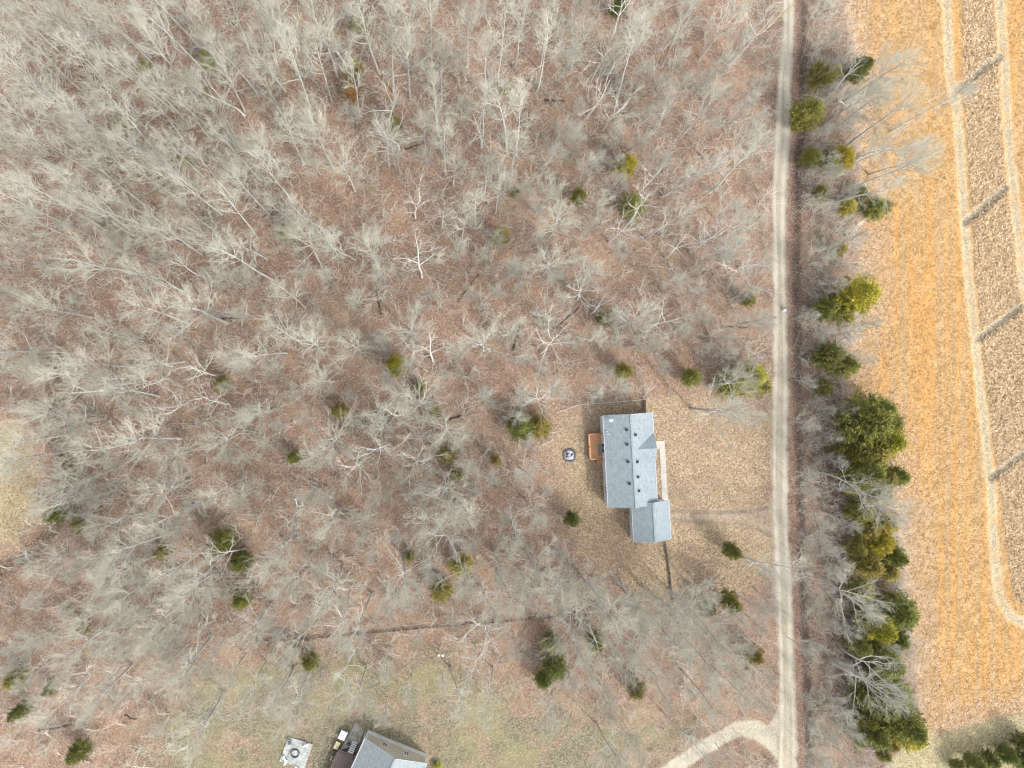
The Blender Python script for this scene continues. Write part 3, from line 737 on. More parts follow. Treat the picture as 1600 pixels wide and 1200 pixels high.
def blades(name, x, y, rg, per, ln, wd, rise, spread, mat, z0=0.0, along=None):
    x = np.repeat(x, per) + rg.normal(0, spread, len(x)*per); y = np.repeat(y, per) + rg.normal(0, spread, len(y)*per)
    n = len(x); z = lookup(ZZ, x, y) + z0
    a = rg.uniform(0, 2*math.pi, n) if along is None else along + rg.normal(0, .5, n) + math.pi*rg.integers(0, 2, n)
    l = rg.uniform(*ln, n); e = rg.uniform(*rise, n)
    dx, dy = np.cos(a), np.sin(a); w = rg.uniform(*wd, n)/2
    b = np.stack([x, y, z], 1); s = np.stack([-dy*w, dx*w, np.zeros(n)], 1); tip = b + np.stack([dx*l*np.cos(e), dy*l*np.cos(e), l*np.sin(e)+.01], 1)
    V = np.stack([b-s, b+s, tip], 1).reshape(-1, 3)
    me = mesh_np(name, V, [np.arange(3*n).reshape(-1, 3)], {'rnd': np.repeat(rg.random(n), 3)})
    o = link(name, me, mat); o['kind'] = 'stuff'; return o
hardmax = lambda x, y: np.max([lk(k, x, y) for k in ('road', 'drive')], axis=0)
x, y, rg = scatter(330000, lambda x, y, r: (lk('field', x, y) > r.normal(.6, .8, len(x))) & (lk('tr1', x, y) < -.1) & (lk('tr2', x, y) < -.1) & (lk('crop', x, y) < .2) & (lk('fditch', x, y) < .2), 11)
tag(blades('straw_stubble', x, y, rg, 3, (.2,.5), (.04,.10), (.1,1.1), .10, M['straw'], 0.0, R(50)), 'orange and pale straw stubble covering the field', 'stubble')
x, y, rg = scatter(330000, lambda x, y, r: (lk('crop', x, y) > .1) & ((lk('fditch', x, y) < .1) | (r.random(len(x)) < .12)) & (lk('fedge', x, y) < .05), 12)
tag(blades('corn_residue', x, y, rg, 3, (.25,.75), (.07,.16), (.0,.9), .14, M['stubble']), 'brown and pale crop residue lying in the stubble strip', 'stubble')
x, y, rg = scatter(420000, lambda x, y, r: ((lk('lawn', x, y) > r.normal(.5, 1.6, len(x))) | (lk('nlawn', x, y) > r.normal(4, 3, len(x))) | (lk('clear', x, y) > r.normal(.3, 1.0, len(x)))) & (lk('hdrive', x, y) < .1) & (hardmax(x, y) < -.2) & ~inside_house(x, y), 13)
tag(blades('dry_grass', x, y, rg, 3, (.07,.2), (.015,.04), (.2,1.2), .06, M['grassdry']), 'dry tan grass of the lawns and creek meadow', 'grass')
x, y, rg = scatter(330000, lambda x, y, r: (lk('field', x, y) < r.normal(1.0, 1.5, len(x))) & (lk('mown', x, y) < 0) & (lk('lawn', x, y) < r.normal(.5, 2.5, len(x))) & (lk('nlawn', x, y) < r.normal(.5, 3.5, len(x))) & (hardmax(x, y) < -.15) & (lk('clear', x, y) < 0) & ~inside_house(x, y), 14)
n = len(x); z = lookup(ZZ, x, y); a = rg.uniform(0, 6.283, n); l = rg.uniform(.07, .15, n); w = l*rg.uniform(.4, .65, n)
dx, dy = np.cos(a), np.sin(a); b = np.stack([x, y, z+.015], 1); tz = rg.normal(0, .03, (n, 2))
A_ = np.stack([dx*l, dy*l, tz[:,0]+.03], 1); B_ = np.stack([-dy*w, dx*w, tz[:,1]+.02], 1)
V = np.stack([b-A_*[1,1,-.3], b+B_, b+A_, b-B_*[1,1,-.3]], 1).reshape(-1, 3)
me = mesh_np('fallen_leaves', V, [np.arange(4*n).reshape(-1, 4)], {'rnd': np.repeat(rg.random(n), 4)})
o = link('fallen_leaves', me, M['leaves']); o['kind'] = 'stuff'; tag(o, 'brown leaf litter strewn over the forest floor', 'leaves')

# understory brush: many thin stems, one mass
def brush_proto(seed):
    rg = random.Random(seed); L = []
    for i in range(7):
        a = rg.random()*6.28; t = rg.uniform(.15, .8)
        p0 = Vector((rg.gauss(0, .12), rg.gauss(0, .12), -.05))
        st, _ = polyline(rg, p0, Vector((math.cos(a)*t, math.sin(a)*t, 1)), rg.uniform(1.0, 2.4), 2, .16, .02)
        L.append((st, [.016, .011, .006], 3))
        for j in range(4):
            tt = rg.uniform(.25, 1); d = dev(rg, st[2]-st[1], R(rg.uniform(20, 60))); p = at(st, tt)
            L.append(([p, p + d*rg.uniform(.35, .9)], [.008, .005], 3))
    return tubes(L)
BP = [brush_proto(s) for s in range(4)]
def forest_ok(x, y, r):
    return (lk('field', x, y) < -.3) & (lk('mown', x, y) < 0) & (lk('lawn', x, y) < r.normal(-.8, .9, len(x))) & (hardmax(x, y) < -.5) & (lk('hdrive', x, y) < -.6) & (lk('nlawn', x, y) < r.normal(1, 3, len(x))) & (lk('clear', x, y) < -.5) & (lk('bank', x, y) < -.25) & ~inside_house(x, y)
hx = P(1250, 600)[0]
def brush(name, n, cond, seed, smin, smax, lab):
    x, y, rg = scatter(n, cond, seed); VV = []; FF = []; RN = []; off = 0
    for i in range(len(x)):
        v, f = BP[i % 4]; s = rg.uniform(smin, smax); a = rg.uniform(0, 6.283); c, q = math.cos(a)*s, math.sin(a)*s
        W = np.stack([v[:,0]*c - v[:,1]*q + x[i], v[:,0]*q + v[:,1]*c + y[i], v[:,2]*s], 1); VV.append(W); FF.append(f + off); off += len(v)
        RN.append(np.full(len(v), rg.random()))
    V = np.concatenate(VV); zz = np.concatenate([np.full(len(w), z_) for w, z_ in zip(VV, lookup(ZZ, x, y))]); V[:,2] += zz
    o = link(name, mesh_np(name, V, [np.concatenate(FF)], {'rnd': np.concatenate(RN)}), M['brush']); o['kind'] = 'stuff'; tag(o, lab, 'brush')
brush('understory_brush', 7000, lambda x, y, r: forest_ok(x, y, r) & (x < hx), 21, .6, 2.1, 'thin grey understory twigs between the trees of the woods')
brush('hedgerow_brush', 19000, lambda x, y, r: forest_ok(x, y, r) & (x > hx) & (lk('field', x, y) > -24), 22, .8, 2.0, 'dense purple-grey brush along the hedgerow by the road')

# ------------------------------------------------------------------ fallen logs
def log(a, b_, r, lab):
    pa, pb = P(*a), P(*b_); za, zb = gz(*pa)+r*.7, gz(*pb)+r*.7
    rg = random.Random(int(a[0])); A = Vector((*pa, za)); B = Vector((*pb, zb)); n = 6; L = (B-A).length
    pts = [A.lerp(B, i/n) + Vector((rg.gauss(0, .06), rg.gauss(0, .06), 0)) for i in range(n+1)]
    pts = [Vector((p.x, p.y, max(p.z, gz(p.x, p.y)+r*.6))) for p in pts]
    org = Vector((A.x, A.y, gz(A.x, A.y))); polys = [([p-org for p in pts], taper(r, r*.5, n), 7)]
    for q in range(3):
        t = rg.uniform(.4, .95); p = at(pts, t)-org; d = dev(rg, B-A, R(rg.uniform(25, 55))); d.z = abs(d.z)*.4
        polys.append(([p, p+d*.5, p+d*rg.uniform(.8, 1.5)], [r*.35, r*.25, r*.1], 5))
    v, f = tubes(polys)
    o = link('fallen_log', smooth(mesh_np('fallen_log', v, [f])), M['darkwood'], loc=org)
    tag(o, lab, 'log', 'fallen logs in the woods')
for a, b_, r in (((802,548),(812,508),.16), ((850,157),(884,159),.14), ((328,496),(372,498),.16), ((244,663),(286,673),.13), ((715,472),(750,426),.09), ((60,1143),(112,1132),.13),
                 ((590,452),(596,492),.2), ((1195,1020),(1160,988),.1), ((702,655),(728,645),.15), ((632,234),(666,222),.14), ((1085,232),(1100,250),.1), ((195,1117),(212,1124),.1), ((860,520),(905,480),.12), ((1130,510),(1170,512),.12)):
    ln = math.hypot(a[0]-b_[0], a[1]-b_[1])
    log(a, b_, r, ('long' if ln > 42 else 'short') + ' dark fallen log on the leaf litter in the woods')

# ------------------------------------------------------------------ the white ranch house
HR = R(3.3)
def gable_walls(w, l, e, r, z0=0.0):
    """closed walls with gable ends north and south"""
    m = MB(); x, y = w/2, l/2; zr = e + r
    m.poly([(-x,-y,z0),(-x,-y,e),(-x,y,e),(-x,y,z0)]); m.poly([(x,-y,z0),(x,y,z0),(x,y,e),(x,-y,e)])
    m.poly([(-x,y,z0),(-x,y,e),(0,y,zr),(x,y,e),(x,y,z0)]); m.poly([(x,-y,z0),(x,-y,e),(0,-y,zr),(-x,-y,e),(-x,-y,z0)])
    return m
def slope(m, xe, ze, xr, zr, y0, y1, t=.10):
    """a roof slab from eave xe, ze to ridge xr, zr"""
    a = [(xe,y0,ze),(xr,y0,zr),(xr,y1,zr),(xe,y1,ze)]
    lo = [(p[0], p[1], p[2]-t) for p in a]
    if xe < xr: m.hexa(lo, a)
    else: m.hexa([lo[3],lo[2],lo[1],lo[0]], [a[3],a[2],a[1],a[0]])
def window(par, face, x, y, z, w, h, mt=None):
    """a framed window on a west, east, north or south wall"""
    nx, ny = {'w': (-1,0), 'e': (1,0), 'n': (0,1), 's': (0,-1)}[face]
    ux, uy = abs(ny), abs(nx)
    def bx(m, a0, a1, z0, z1, d0, d1):
        xs = sorted([x + ux*a0 + nx*d0, x + ux*a1 + nx*d1]); ys = sorted([y + uy*a0 + ny*d0, y + uy*a1 + ny*d1])
        m.box(xs[0], xs[1], ys[0], ys[1], z + z0, z + z1)
    f = MB()
    for a0, a1, z0, z1 in ((-w/2-.08,-w/2,-.08,h+.08), (w/2,w/2+.08,-.08,h+.08), (-w/2,w/2,h,h+.08), (-w/2,w/2,-.08,0), (-.025,.025,0,h), (-w/2,-.025,h/2-.02,h/2+.02), (.025,w/2,h/2-.02,h/2+.02)):
        bx(f, a0, a1, z0, z1, .002, .06)
    fr = f.build('window', M['trim'], par)
    p = MB(); bx(p, -w/2, w/2, 0, h, .004, .02); p.build('pane', M['glass'], fr)
    return fr
cx, cy = 30.42, -12.3; EV, RI = 3.35, 1.65
house = thing('ranch_house', 'long white-sided ranch house with grey shingle roof and attached garage', 'house', (cx, cy, 0), HR)
W_, L_ = 7.95, 14.4; RX = 4.08
w_ = gable_walls(W_, L_, EV, RI*(W_/2)/RX, .35).build('wall', M['siding'], house)
MB().box(-W_/2+.04, W_/2-.04, -L_/2+.04, L_/2-.04, -.3, .35).build('foundation', M['concrete2'], house)
rw = MB(); slope(rw, -RX, EV-.02, 0, EV+RI, -7.45, 7.45); roofw = rw.build('roof', M['shingle'], house)
re = MB(); slope(re, RX, EV-.02, 0, EV+RI, -7.45, 7.45); roofe = re.build('roof', M['shingle'], house)
# front cross gable: ridge runs east from the main ridge
rz = EV + RI; gy0 = 1.75; hw = 2.35
def cg(y_far, mtn):
    m = MB(); e_ = RX + .06
    top = [(.9, gy0, rz-.36), (e_, gy0, rz-.36), (e_, y_far, EV+.02)]
    k = [(p[0], p[1], p[2]-.08) for p in top]
    i = 0; m.v = top + k; m.f = [(0,1,2), (5,4,3), (0,3,4,1), (1,4,5,2), (2,5,3,0)]
    return m.build('roof_gable', M['shingle'], house)
cg(gy0+hw, 0); cg(gy0-hw, 0)
g = MB(); g.poly([(RX-.02, gy0-hw+.2, EV-.05), (RX-.02, gy0+hw-.2, EV-.05), (RX-.02, gy0, rz-.50)]); g.build('gable_wall', M['siding'], house)
MB().bar((0,-7.46,EV+RI+.012), (0,7.46,EV+RI+.012), .26, .05).build('ridge_cap', M['shingle'], house)
for sx in (-1, 1):
    MB().bar((sx*(RX+.05),-7.45,EV-.08), (sx*(RX+.05),7.45,EV-.08), .10, .11).build('gutter', M['gutter'], house)
    for sy in (-1, 1):
        MB().bar((sx*RX, sy*7.48, EV-.08), (0, sy*7.48, EV+RI-.06), .04, .18).build('fascia', M['gutter'], house)
def to_house(px, py, z):
    x, y = P(px, py, z); x -= cx; y -= cy; return (x*math.cos(HR)+y*math.sin(HR), -x*math.sin(HR)+y*math.cos(HR))
for zx, zy in ((716,286),(718,377),(724,485),(733,622),(770,317),(782,485),(786,580),(792,667)):
    hx_, hy_ = to_house(800+zx/4, 600+zy/4, 4.6); zt = EV + RI*(1-abs(hx_)/RX)
    v = MB(); v.hexa([(-.19,-.19,-.08),(.19,-.19,-.08),(.19,.19,-.08),(-.19,.19,-.08)], [(-.17,-.17,.1),(.17,-.17,.1),(.17,.17,.1),(-.17,.17,.1)])
    v.box(-.21, .21, -.21, .21, .1, .14)
    v.build('roof_vent', M['dark'], house, loc=(hx_, hy_, zt+.02))
for zx, zy in ((600,300),(605,315),(802,285),(800,342),(885,622)):
    hx_, hy_ = to_house(800+zx/4, 600+zy/4, 4.2); zt = EV + RI*(1-abs(hx_)/RX)
    v = MB().cyl((0,0), .055, .05, -.05, .38, 10); v.cyl((0,0), .12, .06, -.04, .08, 10, False)
    v.build('vent_pipe', M['white'], house, loc=(hx_, hy_, zt))
hx_, hy_ = to_house(954, 656, 3.9); zt = EV + RI*(1-abs(hx_)/RX)
ds = MB().lathe((0,0,0), [(.0,0),(.14,.012),(.26,.045),(.34,.085)], 18).build('satellite_dish', M['white'], house, loc=(hx_, hy_, zt+.62), rot=(R(52), R(-12), 0))
s_ = MB(); s_.bar((0,0,-.62),(0,0,-.02), .05, .05); s_.bar((0,0,0),(.0,-.3,.25), .03, .03); s_.build('mast', M['steel'], ds)
for ly, ww, hh, zb in ((4.25,.9,1.0,1.55),(3.55,.9,1.0,1.55),(-4.2,.95,1.1,1.45),(-5.1,.95,1.1,1.45),(-5.9,.8,1.1,1.45),(.1,.8,1.0,1.55)):
    window(house, 'w', -W_/2, ly-.0, zb, ww*.75, hh)
dr = MB().box(-W_/2-.05, -W_/2-.003, 1.2, 2.9, .85, 2.9).build('patio_door', M['trim'], house)
p_ = MB().box(-W_/2-.056, -W_/2-.052, 1.3, 2.0, .95, 2.8); p_.box(-W_/2-.056, -W_/2-.052, 2.1, 2.8, .95, 2.8); p_.build('pane', M['glass'], dr)
for ly in (5.2, -1.6, -4.6): window(house, 'e', W_/2, ly, 1.3, 1.5, 1.2)
d2 = MB().box(W_/2+.003, W_/2+.05, 1.3, 2.25, .4, 2.5).build('front_door', M['brownwood'], house)
MB().cyl((W_/2+.08, 1.42), .03, .03, 1.35, 1.42, 8).build('door_knob', M['steel'], d2)
for lx in (-2, 1.6): window(house, 'n', lx, L_/2, 1.4, .9, 1.1)
# garage: part of the same building
def to_local(x, y): x -= cx; y -= cy; return (x*math.cos(HR)+y*math.sin(HR), -x*math.sin(HR)+y*math.cos(HR))
gx_, gy_ = to_local(34.0, -22.3)
GW, GL, GE, GR = 5.7, 5.9, 3.05, 1.45
gw = gable_walls(GW, GL, GE, GR*(GW/2)/3.08, .0); gw.build('garage_wall', M['siding'], house, loc=(gx_, gy_, 0))
for sx in (-1, 1):
    q = MB(); slope(q, sx*3.08, GE-.02, 0, GE+GR, -3.15, 3.15); q.build('garage_roof', M['shingle'], house, loc=(gx_, gy_, .02))
    MB().bar((sx*3.13,-3.15,GE-.08), (sx*3.13,3.15,GE-.08), .10, .11).build('gutter', M['gutter'], house, loc=(gx_, gy_, 0))
    for sy in (-1, 1):
        MB().bar((sx*3.08, sy*3.18, GE-.08), (0, sy*3.18, GE+GR-.06), .04, .18).build('fascia', M['gutter'], house, loc=(gx_, gy_, 0))
MB().bar((0,-3.16,GE+GR+.03), (0,3.16,GE+GR+.03), .24, .05).build('ridge_cap', M['shingle'], house, loc=(gx_, gy_, 0))
gd = MB().box(GW/2+.003, GW/2+.05, -2.1, 2.1, .02, 2.3).build('garage_door', M['trim'], house, loc=(gx_, gy_, 0))
for i in range(4):
    MB().box(GW/2+.052, GW/2+.07, -2.05, 2.05, .06+i*.56, .57+i*.56).build('door_panel', M['trim'], gd)
window(house, 'w', gx_-GW/2, gy_+2.1, 1.5, .7, .9)
MB().box(gx_+.9, gx_+1.5, gy_+GL/2+.003, gy_+GL/2+.05, .05, 2.1).build('side_door', M['brownwood'], house)

# deck behind the house
dk = thing('wooden_deck', 'orange-brown wooden deck with railing against the white house wall', 'deck', (*P(931, 697, .8), 0), HR)
for i in range(17):
    x0 = -1.2 + i*.142; MB().box(x0, x0+.132, -2.1, 2.1, .76, .80).build('plank', M['wood'], dk)
for px_, py_ in ((-1.15,-2.05),(-1.15,2.05),(-1.15,0),(1.1,-2.05),(1.1,2.05),(.1,-2.05)):
    MB().box(px_-.05, px_+.05, py_-.05, py_+.05, -.25, 1.72 if px_ < 1 else 1.72).build('post', M['wood'], dk)
for z in (1.7, 1.25):
    MB().bar((-1.15,-2.05,z), (-1.15,2.05,z), .12 if z > 1.5 else .05, .04).build('rail', M['wood'], dk)
    MB().bar((-1.15,2.06,z-.01), (1.15,2.06,z-.01), .12 if z > 1.5 else .05, .04).build('rail', M['wood'], dk)
    MB().bar((-1.15,-2.06,z-.01), (.1,-2.06,z-.01), .12 if z > 1.5 else .05, .04).build('rail', M['wood'], dk)
for i in range(4):
    MB().box(.2, 1.1, -2.4-i*.26, -2.15-i*.26, .56-i*.18, .60-i*.18).build('step', M['wood'], dk)
for sx in (.2, 1.1):
    MB().bar((sx,-2.14,.60), (sx,-3.2,-.15), .05, .22).build('stringer', M['wood'], dk)
mt_ = MB().box(-.35,.35,-.95,.95,0,.02).build('outdoor_rug', M['mat'], loc=(*P(937.5,703,.8), .803), rot=(0,0,HR))
tag(mt_, 'grey-green striped rug lying on the wooden deck', 'rug')
# fire pit in the back lawn
fx, fy = P(889.5, 711); fp = thing('fire_pit', 'round fire pit with grey ash and charred logs in back lawn', 'fire pit', (fx, fy, gz(fx, fy)))
for i in range(15):
    a = i*2*math.pi/15; rr = .98 + rnd.uniform(-.06, .08)
    MB().rock((rr*math.cos(a), rr*math.sin(a), .07), rnd.uniform(.17, .25)).build('stone', M['darkstone'], fp)
m_ = MB(); n_ = 18
ring = [(0, 0, .26)] ; 
for q, z in ((.35,.22),(.65,.14),(.95,.02)):
    for i in range(n_): a = i*2*math.pi/n_; jr = q*(1+rnd.uniform(-.1,.1)); ring.append((jr*math.cos(a), jr*math.sin(a), z+rnd.uniform(-.04,.04)))
m_.v = ring
for i in range(n_):
    j = (i+1) % n_; m_.f.append((0, 1+i, 1+j))
    for q in range(2): m_.f.append((1+q*n_+i, 1+(q+1)*n_+i, 1+(q+1)*n_+j, 1+q*n_+j))
m_.build('ash_bed', M['ash'], fp)
for q in range(9):
    a = rnd.uniform(0, 3.14); l = rnd.uniform(.2, .42); ox, oy = rnd.uniform(-.45, .45), rnd.uniform(-.45, .45)
    c, s = math.cos(a)*l, math.sin(a)*l; MB().bar((ox-c, oy-s, .22), (ox+c, oy+s, rnd.uniform(.22, .34)), .09, .08).build('log', M['charcoal'] if q % 3 else M['ash'], fp)
# front walk
wk = thing('front_walk', 'pale concrete front walk along the east side of the white house', 'walkway', (*P(1037, 740), 0), HR)
for i in range(7):
    MB().box(-.48, .48, 4.2-(i+1)*1.36+.02, 4.2-i*1.36, -.1, .045).build('slab', M['concrete'], wk)
MB().box(-1.55, .45, 4.22, 5.5, -.1, .05).build('slab', M['concrete'], wk)

# fences
def fence(name, lab, pts, h, mat, kind, step):
    q = [P(*p) for p in pts]; o0 = q[0]; f = thing(name, lab, 'fence', (*o0, gz(*o0)))
    for a, b_ in zip(q[:-1], q[1:]):
        L = math.hypot(b_[0]-a[0], b_[1]-a[1]); n = max(1, round(L/step)); dz = 0
        for i in range(n + 1):
            t = i/n; x, y = a[0]+(b_[0]-a[0])*t - o0[0], a[1]+(b_[1]-a[1])*t - o0[1]; z = gz(x+o0[0], y+o0[1]) - gz(*o0)
            if kind == 'mesh': MB().cyl((x, y), .035, .035, z-.2, z+h+.06, 8).build('post', mat, f)
            else: MB().box(x-.06, x+.06, y-.06, y+.06, z-.2, z+h+.08).build('post', mat, f)
            if i:
                for rz_ in ((h,) if kind == 'mesh' else (h*.9, h*.5, h*.15)):
                    MB().bar((px0, py0, pz0+rz_), (x, y, z+rz_), .05 if kind == 'mesh' else .04, .05 if kind == 'mesh' else .07).build('rail', mat, f)
                if kind == 'mesh':
                    for w_i in range(1, 8): MB().bar((px0, py0, pz0+h*w_i/8), (x, y, z+h*w_i/8), .008, .008).build('wire', mat, f)
                if kind == 'board':
                    m = max(1, int(math.hypot(x-px0, y-py0)/.16))
                    for j in range(m):
                        u0, u1 = (j+.06)/m, (j+.94)/m; ax, ay = px0+(x-px0)*u0, py0+(y-py0)*u0; bx_, by_ = px0+(x-px0)*u1, py0+(y-py0)*u1
                        dx_, dy_ = (x-px0), (y-py0); l_ = math.hypot(dx_, dy_); nx_, ny_ = -dy_/l_*.035, dx_/l_*.035
                        hh = h + rnd.uniform(-.02, .02); zz_ = pz0+(z-pz0)*u0
                        k = MB(); k.hexa([(ax+nx_,ay+ny_,zz_+.04),(bx_+nx_,by_+ny_,zz_+.04),(bx_+nx_*1.7,by_+ny_*1.7,zz_+.04),(ax+nx_*1.7,ay+ny_*1.7,zz_+.04)], [(ax+nx_,ay+ny_,zz_+hh),(bx_+nx_,by_+ny_,zz_+hh),(bx_+nx_*1.7,by_+ny_*1.7,zz_+hh),(ax+nx_*1.7,ay+ny_*1.7,zz_+hh)])
                        k.build('board', mat, f)
            px0, py0, pz0 = x, y, z
    return f
fence('board_fence', 'low weathered board fence running south from the garage corner', [(1039,848),(1046,895),(1051,946)], .55, M['greywood'], 'board', 2.2)
fence('board_fence', 'short weathered board fence by the north end of the white house', [(1008,644),(1007,625)], 1.0, M['greywood'], 'board', 2.0)
fence('wire_fence', 'thin wire fence on steel posts behind the white house', [(1007,624),(960,628),(905,632),(868,645)], 1.1, M['steel'], 'mesh', 2.5)
fence('rail_fence', 'long dark rail fence between the woods and the rough lawn', [(403,1001),(470,998),(560,990),(660,981),(770,972),(880,962)], .55, M['fencewood'], 'rail', 2.4)

# ------------------------------------------------------------------ the neighbouring house, at the lower edge
NA = math.atan2(-4.35, 9.4)
nA_, nB_ = Vector((-11.85, -55.5, 0)), Vector((-2.45, -59.85, 0)); nc = (nA_+nB_)*.5
back = Vector((math.sin(NA), -math.cos(NA), 0))
NL, NW = 13.0, 10.1
no = nc + back*(NL/2)
nh = thing('neighbour_house', 'tan-sided house with grey shingle roof and pale foundation wall', 'house', (no.x, no.y, 0), NA)
NE_, NR = 3.3, 2.3
gable_walls(NW, NL, NE_, NR*.985, 1.15).build('wall', M['siding2'], nh)
MB().box(-NW/2-.04, NW/2+.04, -NL/2-.04, NL/2+.04, -.3, 1.15).build('foundation', M['foundation'], nh)
for sx in (-1, 1):
    q = MB(); slope(q, sx*(NW/2+.15), NE_-.06, 0, NE_+NR, -NL/2-.2, NL/2+.12); q.build('roof', M['shingle2'], nh)
    MB().bar((sx*(NW/2+.24), -NL/2-.2, NE_-.12), (sx*(NW/2+.24), NL/2+.12, NE_-.12), .14, .12).build('gutter', M['gutter'], nh)
    for sy in (NL/2+.14, -NL/2-.22):
        MB().bar((sx*(NW/2+.15), sy, NE_-.13), (0, sy, NE_+NR-.09), .05, .2).build('fascia', M['gutter'], nh)
    MB().box(sx*NW/2-.08, sx*NW/2+.08, NL/2-.06, NL/2+.05, 1.16, NE_-.1).build('corner_trim', M['trim'], nh)
MB().bar((0,-NL/2-.2,NE_+NR+.015), (0,NL/2+.12,NE_+NR+.015), .26, .05).build('ridge_cap', M['shingle2'], nh)
# cross gable on the east slope
m = MB(); xr, yr, zr = 1.3, NL/2-3.4, NE_+NR-.55; xe = NW/2+.5
for s in (-1, 1):
    k = len(m.v); top = [(xr, yr, zr), (xe, yr, zr), (xe, yr+s*2.9, NE_-.02)]; m.v += top + [(p[0], p[1], p[2]-.08) for p in top]
    m.f += [(k,k+1,k+2), (k+5,k+4,k+3), (k,k+3,k+4,k+1), (k+1,k+4,k+5,k+2), (k+2,k+5,k+3,k)]
m.build('roof_gable', M['shingle2'], nh)
MB().poly([(NW/2+.3, yr-2.7, NE_-.1), (NW/2+.3, yr+2.7, NE_-.1), (NW/2+.3, yr, zr-.2)]).build('gable_wall', M['siding2'], nh)
for lx in (-1.9, 1.75): window(nh, 'n', lx, NL/2, 2.0, .75, 1.0)
for ly in (3, -2): window(nh, 'e', NW/2, ly, 1.9, 1.1, 1.1)
for lx, ly in ((-2.6, 2.2), (1.5, 4.6)):
    MB().cyl((0,0), .08, .07, -.1, .4, 10).build('vent_pipe', M['dark'] if lx < 0 else M['white'], nh, loc=(lx, ly, NE_+NR*(1-abs(lx)/(NW/2+.15))))
MB().cyl((-NW/2-.3, NL/2-.4), .06, .06, .0, NE_-.15, 8).build('downspout', M['trim'], nh)
def nb(px, py, z=0): return (*P(px, py, z), z)
# gravel yard and brown deck west of it
gp = [P(556,1128), P(569,1140), P(562,1160), P(548,1178), P(530,1173), P(541,1155)]
m = MB(); m.poly([(x, y, gz(x, y)+.05) for x, y in [(p[0], p[1]) for p in gp]][::-1])
gyard = MB(); ctr = (sum(p[0] for p in gp)/6, sum(p[1] for p in gp)/6)
gyard.hexa([(gp[5][0],gp[5][1],-.2),(gp[4][0],gp[4][1],-.2),(gp[2][0],gp[2][1],-.2),(gp[1][0],gp[1][1],-.2)], [(gp[5][0],gp[5][1],.16),(gp[4][0],gp[4][1],.16),(gp[2][0],gp[2][1],.16),(gp[1][0],gp[1][1],.16)])
gyard.hexa([(gp[0][0],gp[0][1],-.2),(gp[5][0],gp[5][1],-.2),(gp[1][0]+.01,gp[1][1],-.2),(gp[1][0],gp[1][1],-.2)], [(gp[0][0],gp[0][1],.15),(gp[5][0],gp[5][1],.15),(gp[1][0]+.01,gp[1][1],.15),(gp[1][0],gp[1][1],.15)])
o = gyard.build('gravel_terrace', M['terrace']); tag(o, 'grey gravel terrace beside the tan neighbouring house', 'terrace')
dn = thing('brown_deck', 'brown plank deck with white steps beside the tan neighbouring house', 'deck', (*P(541, 1192, .9), 0), NA)
for i in range(24):
    x0 = -2.1 + i*.178; MB().box(x0, x0+.165, -3.2, 1.55, .86, .9).build('plank', M['brownwood'], dn)
for px_, py_ in ((-2.05,1.5),(2.1,1.5),(-2.05,-1.2),(2.1,-1.2),(-2.05,-3.1),(2.1,-3.1)):
    MB().box(px_-.06, px_+.06, py_-.06, py_+.06, -.2, 1.75).build('post', M['darkwood'], dn)
for a, b_ in (((-2.05,1.5),(-.6,1.5)), ((.5,1.5),(2.1,1.5)), ((-2.05,-3.1),(-2.05,1.5))):
    for z in (1.72, 1.3): MB().bar((*a, z), (*b_, z), .1, .05).build('rail', M['darkwood'], dn)
for i in range(6):
    MB().box(-.5, .4, 1.6+i*.27, 1.8+i*.27, .74-i*.12, .79-i*.12).build('step', M['trim'], dn)
for sx in (-.54, .44): MB().bar((sx, 1.58, .72), (sx, 3.3, .06), .04, .2).build('stringer', M['brownwood'], dn)
MB().box(-.2, -.05, -2.9, -.9, .905, .97).build('bench_slat', M['trim'], dn)
def place(px, py, z=0.0):
    x, y = P(px, py, z); return (x, y, gz(x, y) if z == 0 else z)
# things around it
tb = thing('white_table', 'white square patio table on the grass beside the gravel terrace', 'table', place(536.5, 1146.5), NA)
MB().box(-.55,.55,-.7,.7,.70,.75).build('table_top', M['white'], tb)
for sx in (-.48,.48):
    for sy in (-.62,.62): MB().box(sx-.03,sx+.03,sy-.03,sy+.03,0,.70).build('leg', M['white'], tb)
bn = thing('storage_bin', 'tan plastic storage bin next to the brown deck', 'bin', place(527, 1163), NA)
MB().hexa([(-.3,-.5,0),(.3,-.5,0),(.3,.5,0),(-.3,.5,0)], [(-.34,-.55,.55),(.34,-.55,.55),(.34,.55,.55),(-.34,.55,.55)]).build('body', M['tan'], bn)
MB().box(-.37,.37,-.58,.58,.55,.62).build('lid', M['tan'], bn)
bb = thing('kettle_grill', 'black kettle grill standing on the grey gravel terrace', 'grill', (*P(546, 1158), .16), NA)
MB().lathe((0,0,.75), [(.0,-.22),(.18,-.17),(.28,-.04),(.30,.02)], 16).build('bowl', M['dark'], bb)
ld = MB().lathe((0,0,.78), [(.30,0),(.26,.12),(.12,.21),(.0,.23)], 16).build('lid', M['dark'], bb); MB().box(-.06,.06,-.02,.02,1.02,1.06).build('handle', M['steel'], ld)
for i in range(3):
    a = i*2.094; MB().bar((.22*math.cos(a),.22*math.sin(a),.62), (.34*math.cos(a),.34*math.sin(a),0), .03, .03).build('leg', M['steel'], bb)
mw = thing('garden_cart', 'dark garden cart with white handle beside the brown deck', 'cart', place(524, 1175), NA)
MB().hexa([(-.22,-.4,.25),(.22,-.4,.25),(.22,.4,.25),(-.22,.4,.25)], [(-.32,-.5,.6),(.32,-.5,.6),(.32,.5,.6),(-.32,.5,.6)]).build('tub', M['rust'], mw)
